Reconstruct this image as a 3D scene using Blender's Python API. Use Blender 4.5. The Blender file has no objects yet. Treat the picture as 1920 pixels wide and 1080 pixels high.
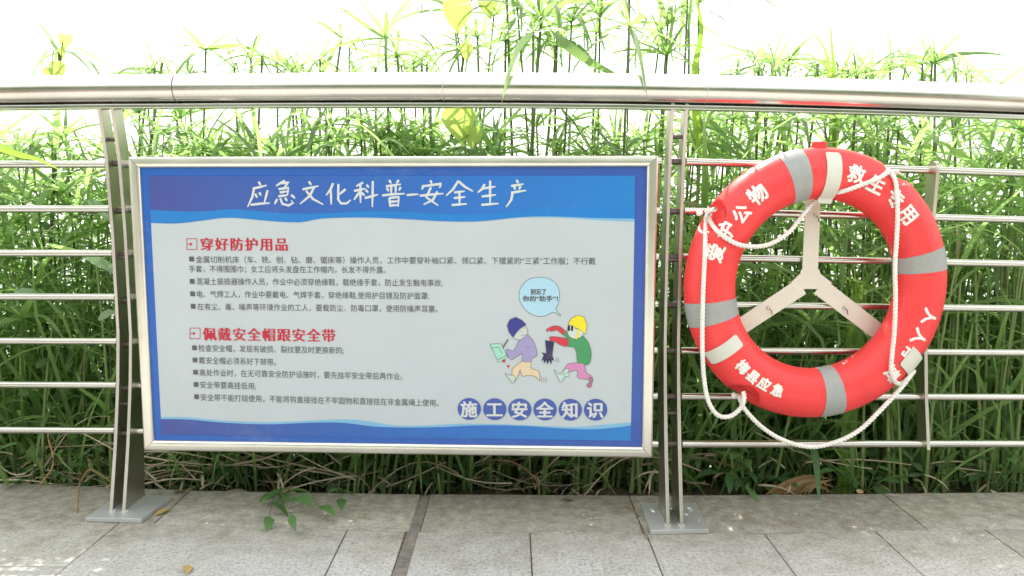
import bpy, bmesh, math, random
import numpy as np
from mathutils import Vector, Matrix

random.seed(7)
rng = np.random.default_rng(7)
sc = bpy.context.scene
COL = sc.collection
R = math.radians

# ------------------------------------------------------------------ camera, sky, sun, exposure
CAM_H, PITCH, FPX = 0.89, R(6.46), 1500.0
cd = bpy.data.cameras.new('camera')
cam = bpy.data.objects.new('camera', cd)
COL.objects.link(cam)
cam.location = (0, 0, CAM_H)
cam.rotation_euler = (R(90) - PITCH, 0, 0)
cd.sensor_width = 36.0
cd.lens = 36.0 * FPX / 1920.0
cd.clip_start, cd.clip_end = 0.02, 4000
sc.camera = cam

SUN_EL, SUN_AZ = R(52), R(-9)            # azimuth from +Y (away from the camera) towards +X
world = bpy.data.worlds.new('World')
sc.world = world
world.use_nodes = True
wn = world.node_tree
bgn = wn.nodes['Background']
sky = wn.nodes.new('ShaderNodeTexSky')
sky.sky_type = 'NISHITA'
sky.sun_disc = False
sky.sun_elevation = SUN_EL
sky.sun_rotation = SUN_AZ
sky.air_density = 1.0
sky.dust_density = 3.0
sky.ozone_density = 1.0
hz = wn.nodes.new('ShaderNodeMix'); hz.data_type = 'RGBA'      # even white haze over the whole sky
hz.inputs[0].default_value = 0.6
hz.inputs[7].default_value = (10.2, 10.0, 9.5, 1)
wn.links.new(sky.outputs[0], hz.inputs[6])
wn.links.new(hz.outputs[2], bgn.inputs[0])
bgn.inputs[1].default_value = 0.15
sd = bpy.data.lights.new('sun', 'SUN')
sun = bpy.data.objects.new('sun', sd)
COL.objects.link(sun)
sd.energy = 4.6
sd.angle = R(0.55)
sd.color = (1.0, 0.95, 0.87)
sdir = Vector((math.sin(SUN_AZ) * math.cos(SUN_EL), math.cos(SUN_AZ) * math.cos(SUN_EL), math.sin(SUN_EL)))
sun.rotation_euler = sdir.to_track_quat('Z', 'Y').to_euler()
sun.location = sdir * 30
vs = sc.view_settings
vs.view_transform = 'Standard'
vs.look = 'None'
vs.gamma = 1.0
vs.use_curve_mapping = False
vs.exposure = 0.95
sc.cycles.max_bounces = 8
sc.cycles.transparent_max_bounces = 8

# ------------------------------------------------------------------ measuring helpers (photo pixel -> place)
FW = Vector((0, math.cos(PITCH), -math.sin(PITCH)))
UPV = Vector((0, math.sin(PITCH), math.cos(PITCH)))
RT = Vector((1, 0, 0))
C0 = Vector((0, 0, CAM_H))
def ray(u, v): return FW + RT * ((u - 960) / FPX) + UPV * ((540 - v) / FPX)
def G(u, v, z=0.0):
    d = ray(u, v); return C0 + d * ((z - CAM_H) / d.z)
def P(u, v, Y):
    d = ray(u, v); return C0 + d * (Y / d.y)
def on_plane(u, v, p0, n):
    d = ray(u, v); return C0 + d * ((p0 - C0).dot(n) / d.dot(n))
def lerp(a, b, t): return a + (b - a) * t
def interp(x, xs, ys): return float(np.interp(x, xs, ys))

# ------------------------------------------------------------------ object helpers
def tag(o, label=None, cat=None, group=None, kind=None):
    if label: o['label'] = label
    if cat: o['category'] = cat
    if group: o['group'] = group
    if kind: o['kind'] = kind
    return o
def empty(name, loc, label, cat, group=None):
    o = bpy.data.objects.new(name, None)
    o.empty_display_size = 0.05
    o.location = loc
    COL.objects.link(o)
    return tag(o, label, cat, group)
def wloc(o):
    v = Vector(o.location)
    while o.parent:
        o = o.parent; v += Vector(o.location)
    return v
def link_mesh(name, me, mats, parent=None, loc=(0, 0, 0), rot=None):
    o = bpy.data.objects.new(name, me)
    if mats is not None and not me.materials:
        for m in (mats if isinstance(mats, (list, tuple)) else [mats]): me.materials.append(m)
    o.location = loc
    if rot is not None: o.rotation_euler = rot
    COL.objects.link(o)
    if parent: o.parent = parent
    return o
def mesh_obj(name, verts, faces, mat, parent=None, smooth=False, midx=None):
    """verts in world coordinates; the object's origin goes to the parent's origin"""
    org = wloc(parent) if parent else Vector((0, 0, 0))
    me = bpy.data.meshes.new(name)
    me.from_pydata([tuple(Vector(v) - org) for v in verts], [], faces)
    if smooth: me.polygons.foreach_set('use_smooth', [True] * len(me.polygons))
    o = link_mesh(name, me, mat, parent)
    if midx: me.polygons.foreach_set('material_index', midx)
    me.update()
    return o
class MB:
    def __init__(s): s.v = []; s.f = []
    def add(s, vs_, fs):
        b = len(s.v); s.v += [Vector(p) for p in vs_]; s.f += [tuple(i + b for i in f) for f in fs]
    def hexa(s, p):     # eight corners: bottom loop 0-3, top loop 4-7
        s.add(p, [(3, 2, 1, 0), (4, 5, 6, 7), (0, 1, 5, 4), (1, 2, 6, 5), (2, 3, 7, 6), (3, 0, 4, 7)])
    def box(s, x0, x1, y0, y1, z0, z1):
        s.hexa([(x0, y0, z0), (x1, y0, z0), (x1, y1, z0), (x0, y1, z0), (x0, y0, z1), (x1, y0, z1), (x1, y1, z1), (x0, y1, z1)])
    def obj(s, name, mat, parent=None, smooth=False, bevel=0, seg=2, auto=False):
        o = mesh_obj(name, s.v, s.f, mat, parent, smooth)
        if bevel:
            b = o.modifiers.new('bevel', 'BEVEL'); b.width = bevel; b.segments = seg; b.limit_method = 'ANGLE'
            b.angle_limit = R(40)
        if auto:
            shade_angle(o.data, 40)
        return o
def shade_angle(me, deg):
    bm = bmesh.new(); bm.from_mesh(me)
    bmesh.ops.remove_doubles(bm, verts=bm.verts, dist=1e-6)
    bmesh.ops.recalc_face_normals(bm, faces=bm.faces)
    for f in bm.faces: f.smooth = True
    for e in bm.edges:
        if len(e.link_faces) == 2 and e.calc_face_angle(0) > R(deg): e.smooth = False
    bm.to_mesh(me); bm.free()
def sweep(path, prof, closed_prof=True, caps=True, up=Vector((0, 0, 1)), scale=None):
    """sweep 2D profile (list of (a,b)) along path; a = side, b = up"""
    vs_, fs = [], []
    n, m = len(path), len(prof)
    for i, p in enumerate(path):
        t = (path[min(i + 1, n - 1)] - path[max(i - 1, 0)]).normalized()
        s = t.cross(up)
        if s.length < 1e-5: s = Vector((1, 0, 0))
        s.normalize(); u = s.cross(t)
        k = scale[i] if scale else 1
        for a, b in prof: vs_.append(p + s * a * k + u * b * k)
    for i in range(n - 1):
        for j in range(m if closed_prof else m - 1):
            j2 = (j + 1) % m
            fs.append((i * m + j, i * m + j2, (i + 1) * m + j2, (i + 1) * m + j))
    if caps and closed_prof:
        fs.append(tuple(range(m - 1, -1, -1))); fs.append(tuple((n - 1) * m + j for j in range(m)))
    return vs_, fs
def circ(r, n): return [(r * math.cos(2 * math.pi * i / n), r * math.sin(2 * math.pi * i / n)) for i in range(n)]
def catmull(pts, step):
    pts = [Vector(p) for p in pts]
    out = []
    for i in range(len(pts) - 1):
        p0 = pts[i - 1] if i else pts[0] * 2 - pts[1]
        p1, p2 = pts[i], pts[i + 1]
        p3 = pts[i + 2] if i + 2 < len(pts) else p2 * 2 - p1
        n = max(2, int((p2 - p1).length / step))
        for k in range(n):
            t = k / n
            out.append(0.5 * ((2 * p1) + (p2 - p0) * t + (2 * p0 - 5 * p1 + 4 * p2 - p3) * t * t + (3 * p1 - p0 - 3 * p2 + p3) * t ** 3))
    out.append(pts[-1])
    return out

# ------------------------------------------------------------------ materials
def new_mat(name):
    m = bpy.data.materials.new(name); m.use_nodes = True
    nt = m.node_tree; b = nt.nodes['Principled BSDF']
    return m, nt, b
def N(nt, t, **kw):
    n = nt.nodes.new(t)
    for k, v in kw.items():
        if hasattr(n, k): setattr(n, k, v)
    return n
def ramp(nt, fac, stops):
    r = nt.nodes.new('ShaderNodeValToRGB')
    e = r.color_ramp.elements
    while len(e) < len(stops): e.new(0.5)
    for el, (p, c) in zip(e, stops):
        el.position = p; el.color = (*c, 1) if len(c) == 3 else c
    nt.links.new(fac, r.inputs[0])
    return r.outputs[0]
def noise(nt, vec, scale, detail=4, rough=0.6):
    n = nt.nodes.new('ShaderNodeTexNoise'); n.inputs['Scale'].default_value = scale
    n.inputs['Detail'].default_value = detail; n.inputs['Roughness'].default_value = rough
    if vec is not None: nt.links.new(vec, n.inputs['Vector'])
    return n.outputs['Fac']
def mixc(nt, fac, a, b, mode='MIX'):
    n = nt.nodes.new('ShaderNodeMix'); n.data_type = 'RGBA'; n.blend_type = mode
    for s, val in ((n.inputs[0], fac), (n.inputs[6], a), (n.inputs[7], b)):
        if isinstance(val, (int, float)): s.default_value = val
        elif isinstance(val, tuple): s.default_value = (*val, 1)
        else: nt.links.new(val, s)
    return n.outputs[2]
def mth(nt, op, a, b=None, clamp=False):
    n = nt.nodes.new('ShaderNodeMath'); n.operation = op; n.use_clamp = clamp
    for s, val in zip(n.inputs, (a, b)):
        if val is None: continue
        if isinstance(val, (int, float)): s.default_value = val
        else: nt.links.new(val, s)
    return n.outputs[0]
def bump(nt, b, h, strength=0.2, dist=0.002):
    n = nt.nodes.new('ShaderNodeBump'); n.inputs['Strength'].default_value = strength; n.inputs['Distance'].default_value = dist
    nt.links.new(h, n.inputs['Height']); nt.links.new(n.outputs[0], b.inputs['Normal'])
def coords(nt, world_space=True):
    if world_space:
        return nt.nodes.new('ShaderNodeNewGeometry').outputs['Position']
    return nt.nodes.new('ShaderNodeTexCoord').outputs['Object']
def flat_mat(name, col, rough=0.5, spec=0.4, metal=0.0, var=0.06, scale=30):
    m, nt, b = new_mat(name)
    f = noise(nt, coords(nt), scale, 3)
    c2 = tuple(max(0, c * (1 - var)) for c in col); c1 = tuple(min(1, c * (1 + var)) for c in col)
    nt.links.new(ramp(nt, f, [(0.3, c2), (0.7, c1)]), b.inputs['Base Color'])
    b.inputs['Roughness'].default_value = rough; b.inputs['Metallic'].default_value = metal
    b.inputs['Specular IOR Level'].default_value = spec
    return m
def metal_mat(name, col, r0, r1, stretch=(1, 30, 30)):
    m, nt, b = new_mat(name)
    mp = nt.nodes.new('ShaderNodeMapping'); mp.inputs['Scale'].default_value = stretch
    nt.links.new(coords(nt), mp.inputs[0])
    f = noise(nt, mp.outputs[0], 12, 5, 0.7)
    f2 = noise(nt, coords(nt), 7, 4, 0.6)
    nt.links.new(ramp(nt, f2, [(0.3, tuple(c * .88 for c in col)), (0.65, col)]), b.inputs['Base Color'])
    b.inputs['Metallic'].default_value = 1.0
    rr = nt.nodes.new('ShaderNodeMapRange'); rr.inputs[3].default_value = r0; rr.inputs[4].default_value = r1
    nt.links.new(mth(nt, 'ADD', mth(nt, 'MULTIPLY', f, .6), mth(nt, 'MULTIPLY', f2, .4)), rr.inputs[0]); nt.links.new(rr.outputs[0], b.inputs['Roughness'])
    bump(nt, b, f, 0.05, 0.0005)
    return m
M_STEEL = metal_mat('stainless_steel', (0.62, 0.58, 0.52), 0.30, 0.48)
M_RAIL = metal_mat('polished_tube', (0.63, 0.61, 0.565), 0.13, 0.30)
M_FRAME = metal_mat('brushed_frame', (0.74, 0.72, 0.65), 0.22, 0.38)
M_PLATE = metal_mat('base_plate_steel', (0.56, 0.57, 0.56), 0.42, 0.6, (3, 3, 3))
M_PLATE.node_tree.nodes['Principled BSDF'].inputs['Metallic'].default_value = 0.55
M_PLATE.node_tree.nodes['Principled BSDF'].inputs['Base Color'].default_value = (.3, .3, .3, 1)
M_BOLT = flat_mat('bolt_metal', (0.12, 0.10, 0.09), 0.4, metal=0.8)

# granite slabs
def paving_mat():
    m, nt, b = new_mat('granite')
    pos = coords(nt)
    oi = nt.nodes.new('ShaderNodeObjectInfo')
    sp = noise(nt, pos, 105, 4, 0.8)
    base = ramp(nt, sp, [(0.33, (0.13, 0.14, 0.155)), (0.43, (0.40, 0.405, 0.40)), (0.54, (0.56, 0.55, 0.515)), (0.70, (0.66, 0.64, 0.585))])
    big = noise(nt, pos, 3.5, 6, 0.65)
    base = mixc(nt, mth(nt, 'MULTIPLY', big, 0.45), base, (0.44, 0.42, 0.36))
    # dirt by the planting: soil and algae on the slabs next to the bed
    sx = nt.nodes.new('ShaderNodeSeparateXYZ'); nt.links.new(pos, sx.inputs[0])
    wob = mth(nt, 'MULTIPLY', mth(nt, 'SUBTRACT', noise(nt, pos, 5, 6, 0.75), 0.5), 0.9)
    yy = mth(nt, 'ADD', sx.outputs[1], wob)
    mr = nt.nodes.new('ShaderNodeMapRange'); mr.inputs[1].default_value = 1.84; mr.inputs[2].default_value = 2.16
    nt.links.new(yy, mr.inputs[0])
    dirtn = noise(nt, pos, 28, 6, 0.7)
    dirt = ramp(nt, dirtn, [(0.32, (0.17, 0.155, 0.12)), (0.5, (0.30, 0.275, 0.215)), (0.68, (0.46, 0.42, 0.33))])
    col = mixc(nt, mth(nt, 'MULTIPLY', mr.outputs[0], 0.86), base, dirt)
    sm = ramp(nt, noise(nt, pos, 11, 7, 0.75), [(0.46, (0, 0, 0)), (0.64, (1, 1, 1))])
    col = mixc(nt, mth(nt, 'MULTIPLY', sm, 0.22), col, (0.16, 0.15, 0.12))
    gr = ramp(nt, noise(nt, pos, 240, 3, 0.8), [(0.36, (0.45, 0.46, 0.48)), (0.47, (1, 1, 1))])
    col = mixc(nt, 0.75, col, gr, 'MULTIPLY')
    v = mth(nt, 'ADD', mth(nt, 'MULTIPLY', oi.outputs['Random'], 0.14), 0.93)
    vv = nt.nodes.new('ShaderNodeCombineXYZ')
    for i in range(3): nt.links.new(v, vv.inputs[i])
    col = mixc(nt, 1.0, col, vv.outputs[0], 'MULTIPLY')
    nt.links.new(col, b.inputs['Base Color'])
    b.inputs['Roughness'].default_value = 0.78
    b.inputs['Specular IOR Level'].default_value = 0.3
    bump(nt, b, noise(nt, pos, 120, 5, 0.7), 0.35, 0.0015)
    return m
M_PAVE = paving_mat()
M_JOINT = flat_mat('joint_dirt', (0.14, 0.105, 0.07), 0.95, 0.1, var=0.4, scale=60)
M_STRIP = flat_mat('grey_joint_filler', (0.20, 0.185, 0.16), 0.9, 0.2, var=0.3, scale=40)
M_SOIL = flat_mat('dark_soil', (0.10, 0.08, 0.055), 1.0, 0.1, var=0.6, scale=14)

def leaf_mat(name, dark, light, trans, tfac=0.45, rough=0.42, use_attr=True):
    m, nt, b = new_mat(name)
    if use_attr:
        a = nt.nodes.new('ShaderNodeAttribute'); a.attribute_name = 'tint'; f = a.outputs['Fac']
    else:
        oi = nt.nodes.new('ShaderNodeObjectInfo'); f = oi.outputs['Random']
    f = mth(nt, 'ADD', mth(nt, 'MULTIPLY', f, 0.75), mth(nt, 'MULTIPLY', noise(nt, coords(nt), 45, 3), 0.25))
    mid = tuple((a_ + b_) / 2 for a_, b_ in zip(dark, light))
    c = ramp(nt, f, [(0.1, dark), (0.5, mid), (0.88, light)])
    nt.links.new(c, b.inputs['Base Color'])
    b.inputs['Roughness'].default_value = rough
    b.inputs['Specular IOR Level'].default_value = 0.45
    tr = nt.nodes.new('ShaderNodeBsdfTranslucent')
    tc = ramp(nt, f, [(0.1, tuple(x * .6 for x in trans)), (0.9, trans)])
    nt.links.new(tc, tr.inputs[0])
    mx = nt.nodes.new('ShaderNodeMixShader'); mx.inputs[0].default_value = tfac
    nt.links.new(b.outputs[0], mx.inputs[1]); nt.links.new(tr.outputs[0], mx.inputs[2])
    nt.links.new(mx.outputs[0], nt.nodes['Material Output'].inputs[0])
    return m
M_SEDGE = leaf_mat('sedge_leaf', (0.10, 0.18, 0.06), (0.27, 0.42, 0.17), (0.50, 0.76, 0.24), 0.58)
M_SEDGE_I = leaf_mat('sedge_leaf_single', (0.08, 0.15, 0.05), (0.23, 0.37, 0.15), (0.46, 0.72, 0.20), 0.55, use_attr=False)
M_STEM = leaf_mat('sedge_stem', (0.10, 0.17, 0.05), (0.26, 0.34, 0.12), (0.16, 0.26, 0.05), 0.12)
M_STEM_I = leaf_mat('sedge_stem_single', (0.06, 0.10, 0.035), (0.15, 0.20, 0.06), (0.16, 0.26, 0.05), 0.1, use_attr=False)
M_BROAD = leaf_mat('broad_leaf', (0.07, 0.14, 0.05), (0.19, 0.31, 0.11), (0.34, 0.58, 0.15), 0.42, 0.38)
M_BROAD_I = leaf_mat('broad_leaf_single', (0.06, 0.14, 0.05), (0.13, 0.25, 0.08), (0.2, 0.4, 0.08), 0.3, 0.38, False)
M_YELLOW = leaf_mat('yellow_green_leaf', (0.26, 0.36, 0.07), (0.36, 0.48, 0.10), (0.62, 0.80, 0.20), 0.6, 0.45, False)
M_BRIGHT = leaf_mat('bright_strap_leaf', (0.12, 0.24, 0.03), (0.20, 0.36, 0.05), (0.50, 0.75, 0.10), 0.55, 0.45, False)
M_DRY = leaf_mat('dry_stalk', (0.30, 0.23, 0.15), (0.66, 0.56, 0.40), (0.25, 0.17, 0.08), 0.12, 0.8)
M_DRY_I = leaf_mat('dry_leaf', (0.24, 0.14, 0.06), (0.45, 0.33, 0.16), (0.3, 0.2, 0.08), 0.15, 0.8, False)

# ------------------------------------------------------------------ water, bank, pavement
def water_mat():
    m, nt, b = new_mat('river_water')
    b.inputs['Base Color'].default_value = (0.16, 0.18, 0.14, 1)
    b.inputs['Roughness'].default_value = 0.12
    b.inputs['IOR'].default_value = 1.33
    bump(nt, b, noise(nt, coords(nt), 2.2, 4, 0.6), 0.5, 0.05)
    return m
me = bpy.data.meshes.new('river_water')
me.from_pydata([(-1500, 4.4, -1.5), (1500, 4.4, -1.5), (1500, 3000, -1.5), (-1500, 3000, -1.5)], [], [(0, 1, 2, 3)])
tag(link_mesh('river_water', me, water_mat()), kind='structure')

def bank():
    xs = np.linspace(-9, 9, 90); ys = [2.30, 2.42, 2.6, 2.85, 3.2, 3.6, 4.0, 4.5, 5.2]
    zs = [-0.06, -0.05, -0.07, -0.12, -0.22, -0.45, -0.8, -1.3, -2.1]
    v, f = [], []
    for j, (y, z) in enumerate(zip(ys, zs)):
        for x in xs: v.append((x, y, z + (rng.random() - .5) * 0.05))
    n = len(xs)
    for j in range(len(ys) - 1):
        for i in range(n - 1): f.append((j * n + i, j * n + i + 1, (j + 1) * n + i + 1, (j + 1) * n + i))
    tag(mesh_obj('river_bank', v, f, M_SOIL, smooth=True), kind='structure')
bank()

# pavement: base + slabs as children
Y_EDGE = [( -9, 2.50), (-1.61, 2.43), (-1.08, 2.37), (-0.52, 2.336), (0.38, 2.322), (1.2, 2.338), (1.56, 2.35), (9, 2.55)]
Y_ROW = [(-9, 2.30), (-1.43, 2.15), (-0.9, 2.11), (-0.46, 2.074), (-0.28, 2.063), (0.35, 2.045), (0.67, 2.046), (0.975, 2.063), (1.27, 2.077), (9, 2.25)]
def yedge(x): return interp(x, *zip(*Y_EDGE))
def yrow(x): return interp(x, *zip(*Y_ROW))
pv = MB(); pv.box(-9, 9, -8, 2.27, -0.5, -0.005)
pavement = pv.obj('pavement', M_JOINT); tag(pavement, kind='structure')
GAP = 0.0016
def slab(x0, x1, yb0, yb1, yf0, yf1, z=0.0):
    """x range, back edge y at x0/x1, front edge y at x0/x1"""
    mb = MB(); g = GAP; dz = random.uniform(-0.0012, 0.0)
    mb.hexa([(x0 + g, yf0 + g, -.04), (x1 - g, yf1 + g, -.04), (x1 - g, yb1 - g, -.04), (x0 + g, yb0 - g, -.04),
             (x0 + g, yf0 + g, dz), (x1 - g, yf1 + g, dz), (x1 - g, yb1 - g, dz), (x0 + g, yb0 - g, dz)])
    mb.obj('paving_slab', M_PAVE, pavement, bevel=0.0015, seg=1)
row1 = [-3.0, -2.35, -1.62, -0.985, -0.2755, ]
row1r = [-0.247, 0.352, 0.493, 1.1225, 1.75, 2.4, 3.1]
for a in (row1, row1r):
    for x0, x1 in zip(a[:-1], a[1:]): slab(x0, x1, yedge(x0), yedge(x1), yrow(x0), yrow(x1))
row2 = [-3.0, -2.33, -1.70, -1.082, -0.444, -0.286]
row2r = [-0.252, 0.048, 0.358, 0.673, 0.976, 1.276, 1.60, 2.2, 2.8, 3.4]
for a in (row2, row2r):
    for x0, x1 in zip(a[:-1], a[1:]):
        yf = 1.855 if x1 < -1.05 else 1.45
        slab(x0, x1, yrow(x0), yrow(x1), yf, yf)
for x0, x1 in ((-3, -2.2), (-2.2, -1.62), (-1.62, -1.082)): slab(x0, x1, 1.855, 1.855, 1.45, 1.45)
for r_ in range(8):
    y1 = 1.45 - r_ * 0.6; y0 = y1 - 0.6
    x = -3.3 + (r_ % 2) * 0.3
    while x < 3.2:
        slab(x, x + 0.6, y1, y1, y0, y0); x += 0.6
st = MB()
ys_ = [2.328, 2.066, 1.45]
for a, b in zip(ys_[:-1], ys_[1:]):
    xa = lambda y: (-0.2755 + (2.33 - y) * -0.02, -0.247 + (2.33 - y) * -0.008)
    st.hexa([(xa(b)[0], b, -.02), (xa(b)[1], b, -.02), (xa(a)[1], a, -.02), (xa(a)[0], a, -.02),
             (xa(b)[0], b, -.004), (xa(b)[1], b, -.004), (xa(a)[1], a, -.004), (xa(a)[0], a, -.004)])
st.obj('joint_strip', M_STRIP, pavement)

me = bpy.data.meshes.new('far_ground')
me.from_pydata([(-60, -60, -.03), (60, -60, -.03), (60, -7.9, -.03), (-60, -7.9, -.03)], [], [(0, 1, 2, 3)])
tag(link_mesh('far_ground', me, M_STRIP), kind='structure')
# ------------------------------------------------------------------ railing
SEC = [(-2.6, 2.20), (-1.13, 2.257), (0.43, 2.157), (1.20, 2.20), (1.62, 2.265), (3.0, 2.50)]     # front edge line of the fence at mid height
def fy(x): return interp(x, *zip(*SEC))
SEC_L = [(-2.6, 2.285), (-1.13, 2.257), (0.43, 2.157), (1.55, 2.255), (3.0, 2.40)]
def fy(x): return interp(x, *zip(*SEC_L))
OZ = [(0, -.10), (.1, -.075), (.2, -.05), (.35, -.02), (.5, 0), (.8, 0), (1.0, -.012), (1.15, -.04)]
def oz(z): return interp(z, *zip(*OZ))
def drop(x): return interp(x, [0.45, 1.55, 3.0], [0.0, -0.028, -0.06])
railing = empty('promenade_railing', (0, 2.2, 0), 'stainless steel promenade railing with a thick round handrail and seven thin horizontal bars', 'railing')
# handrail
xs_px = [(-500, 176), (0, 170.5), (210, 168), (640, 165), (960, 165), (1280, 168.5), (1600, 177), (1920, 188), (2500, 212)]
path = []
for u, v in xs_px:
    Y = 2.24
    for _ in range(4): p = P(u, v, Y); Y = fy(p.x) - 0.025
    path.append(P(u, v, Y))
hp = catmull(path, 0.06)
v, f = sweep(hp, circ(0.0395, 48)); o = mesh_obj('handrail', v, f, M_RAIL, railing, smooth=True); shade_angle(o.data, 50)
# flat bar under the tube
under = [p + Vector((0, 0.0, -0.0465)) for p in hp]
v, f = sweep(under, [(-.019, -.0055), (.019, -.0055), (.019, .0055), (-.019, .0055)])
o = mesh_obj('under_rail', v, f, M_RAIL, railing); b_ = o.modifiers.new('bevel', 'BEVEL'); b_.width = .002; b_.segments = 2
# weld seams of the handrail
def hand_at(x):
    for a, b in zip(hp[:-1], hp[1:]):
        if a.x <= x <= b.x: return a.lerp(b, (x - a.x) / (b.x - a.x)), (b - a).normalized()
for px in (343, 838, 1302):
    x = (px - 960) / FPX * 2.2
    c, t = hand_at(x)
    v, f = sweep([c - t * .0012, c + t * .0012], circ(0.0399, 40)); mesh_obj('weld_seam', v, f, M_BOLT if px == 343 else M_STEEL, railing, smooth=False)
# horizontal bars, one tube per bay
def solve_rail(u, v):
    z = .6
    for _ in range(6):
        x = P(u, v, 2.2).x; p = P(u, v, fy(x) + oz(z) + .030); z = p.z
    return p.x, z
RV_R0 = (303, 396, 482, 571, 657, 743, 832); RV_R1 = (325, 412, 495, 579, 662, 745, 832); RV_L = (308, 392, 475, 557, 640, 722, 807)
RAIL_R0 = [solve_rail(1280, v) for v in RV_R0]; RAIL_R1 = [solve_rail(1920, v) for v in RV_R1]; RAIL_L = [solve_rail(200, v) for v in RV_L]
RAILZ = [q[1] for q in RAIL_R0]
BR = 0.0102
def bar(x0, x1, q0, q1, n=14):
    pts = [Vector((lerp(x0, x1, i / n), 0, 0)) for i in range(n + 1)]
    for p in pts:
        p.z = lerp(q0[1], q1[1], (p.x - q0[0]) / (q1[0] - q0[0])); p.y = fy(p.x) + oz(p.z) + 0.030
    v, f = sweep(pts, circ(BR, 16)); o = mesh_obj('horizontal_bar', v, f, M_RAIL, railing, smooth=True); shade_angle(o.data, 50)
for l, r0, r1 in zip(RAIL_L, RAIL_R0, RAIL_R1):
    bar(-2.6, -1.142, (-3, l[1]), (0, l[1])); bar(-1.085, 0.402, (-1.13, l[1]), (.43, r0[1])); bar(0.468, 2.9, r0, r1)
# posts: two plates with a curved outline standing on a base plate
def plate_at(x, name, thick=0.0095, ztop=1.135, yoff=0.0, skew=0.0):
    zs = np.linspace(0.011, ztop, 26)
    fr = [Vector((0, fy(x) + oz(z) + yoff, z)) for z in zs]
    dep = [interp(z, [0, .15, .5, 1.14], [.125, .098, .07, .052]) for z in zs]
    vs_, fs = [], []
    for p, d in zip(fr, dep):
        for sx in (-1, 1):
            vs_.append((x + skew * p.z + sx * thick / 2, p.y, p.z)); vs_.append((x + skew * p.z + sx * thick / 2, p.y + d, p.z))
    n = len(fr)
    for i in range(n - 1):
        a = 4 * i; b = a + 4
        fs += [(a, a + 2, b + 2, b), (a + 2, a + 3, b + 3, b + 2), (a + 3, a + 1, b + 1, b + 3), (a + 1, a, b, b + 1)]
    fs += [(0, 1, 3, 2), (4 * n - 4, 4 * n - 2, 4 * n - 1, 4 * n - 3)]
    o = mesh_obj(name, vs_, fs, M_STEEL, railing); shade_angle(o.data, 35)
    b_ = o.modifiers.new('bevel', 'BEVEL'); b_.width = .0012; b_.segments = 2; b_.limit_method = 'ANGLE'; b_.angle_limit = R(50)
for xa, xb, corners in ((-1.126, -1.089, ((-1.178, 2.122), (-1.018, 2.112), (-1.005, 2.285), (-1.170, 2.297))),
                        (0.419, 0.456, ((0.367, 2.036), (0.524, 2.043), (0.532, 2.233), (0.373, 2.229)))):
    for x in (xa, xb): plate_at(x, 'post_plate')
    for x in (xa, xb):
        for sx in (-1, 1):
            y0 = fy(x) + oz(.012); v, f = sweep([Vector((x + sx * .0055, y0 + .002 + k * .012, .0132 + .0006 * (k % 2))) for k in range(11)], circ(.0028, 8), scale=[1 + .25 * (k % 2) for k in range(11)])
            mesh_obj('weld_bead', v, f, M_PLATE, railing, smooth=True)
    mb = MB(); mb.hexa([(x, y, 0.0005) for x, y in corners] + [(x, y, 0.0125) for x, y in corners])
    mb.obj('base_plate', M_PLATE, railing, bevel=.0012)
    for z in RAILZ:
        y = fy(xa) + oz(z) + .030
        v, f = sweep([Vector((xa + .005, y, z)), Vector((xb - .005, y, z))], circ(.0088, 12)); mesh_obj('spacer_bolt', v, f, M_BOLT, railing)
    for z in (.30, .72, 1.05):       # spacer bolts joining the two plates
        y = fy(xa) + oz(z) + .022
        v, f = sweep([Vector((xa + .004, y, z)), Vector((xb - .004, y, z))], circ(.0055, 10)); mesh_obj('spacer_bolt', v, f, M_BOLT, railing)
# slim bracket bar in the right bay
def bracket():
    x = 1.168; zs = np.linspace(.205, .985, 20)
    vs_, fs = [], []
    for z in zs:
        y = fy(x) + oz(z) + .004
        for sx in (-1, 1):
            vs_ += [(x + sx * .0045, y, z + drop(x)), (x + sx * .0045, y + .052, z + drop(x))]
    n = len(zs)
    for i in range(n - 1):
        a = 4 * i; b = a + 4
        fs += [(a, a + 2, b + 2, b), (a + 2, a + 3, b + 3, b + 2), (a + 3, a + 1, b + 1, b + 3), (a + 1, a, b, b + 1)]
    fs += [(0, 1, 3, 2), (4 * n - 4, 4 * n - 2, 4 * n - 1, 4 * n - 3)]
    # rounded head
    yc, zc = fy(x) + oz(.985) + .030, .985 + drop(x)
    b0 = len(vs_)
    for sx in (-1, 1):
        for k in range(13):
            a = math.pi * k / 12
            vs_.append((x + sx * .0045, yc - .026 * math.cos(a), zc + .026 * math.sin(a) * .9))
    fs.append(tuple(b0 + k for k in range(13))); fs.append(tuple(b0 + 25 - k for k in range(13)))
    for k in range(12): fs.append((b0 + k, b0 + 13 + k, b0 + 14 + k, b0 + k + 1))
    o = mesh_obj('bar_support', vs_, fs, M_STEEL, railing)
bracket()

# ------------------------------------------------------------------ notice board
BL, BRp = Vector((-1.029, 2.170, 0)), Vector((0.381, 2.108, 0))
BD = (BRp - BL).normalized(); BN = Vector((BD.y, -BD.x, 0))      # towards the camera
BT, BB = 0.998, 0.187
def board_s(u, v):
    p = on_plane(u, v, BL, BN); return (p - BL).dot(BD), p.z
def BP(s, z, off=0.0): return BL + BD * s + BN * off + Vector((0, 0, z))
BW = (BRp - BL).length
sign = empty('notice_board', (BL + BRp) / 2 + Vector((0, 0, BB)), 'white and blue safety notice board in a steel frame hung on the railing', 'notice board')
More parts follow.
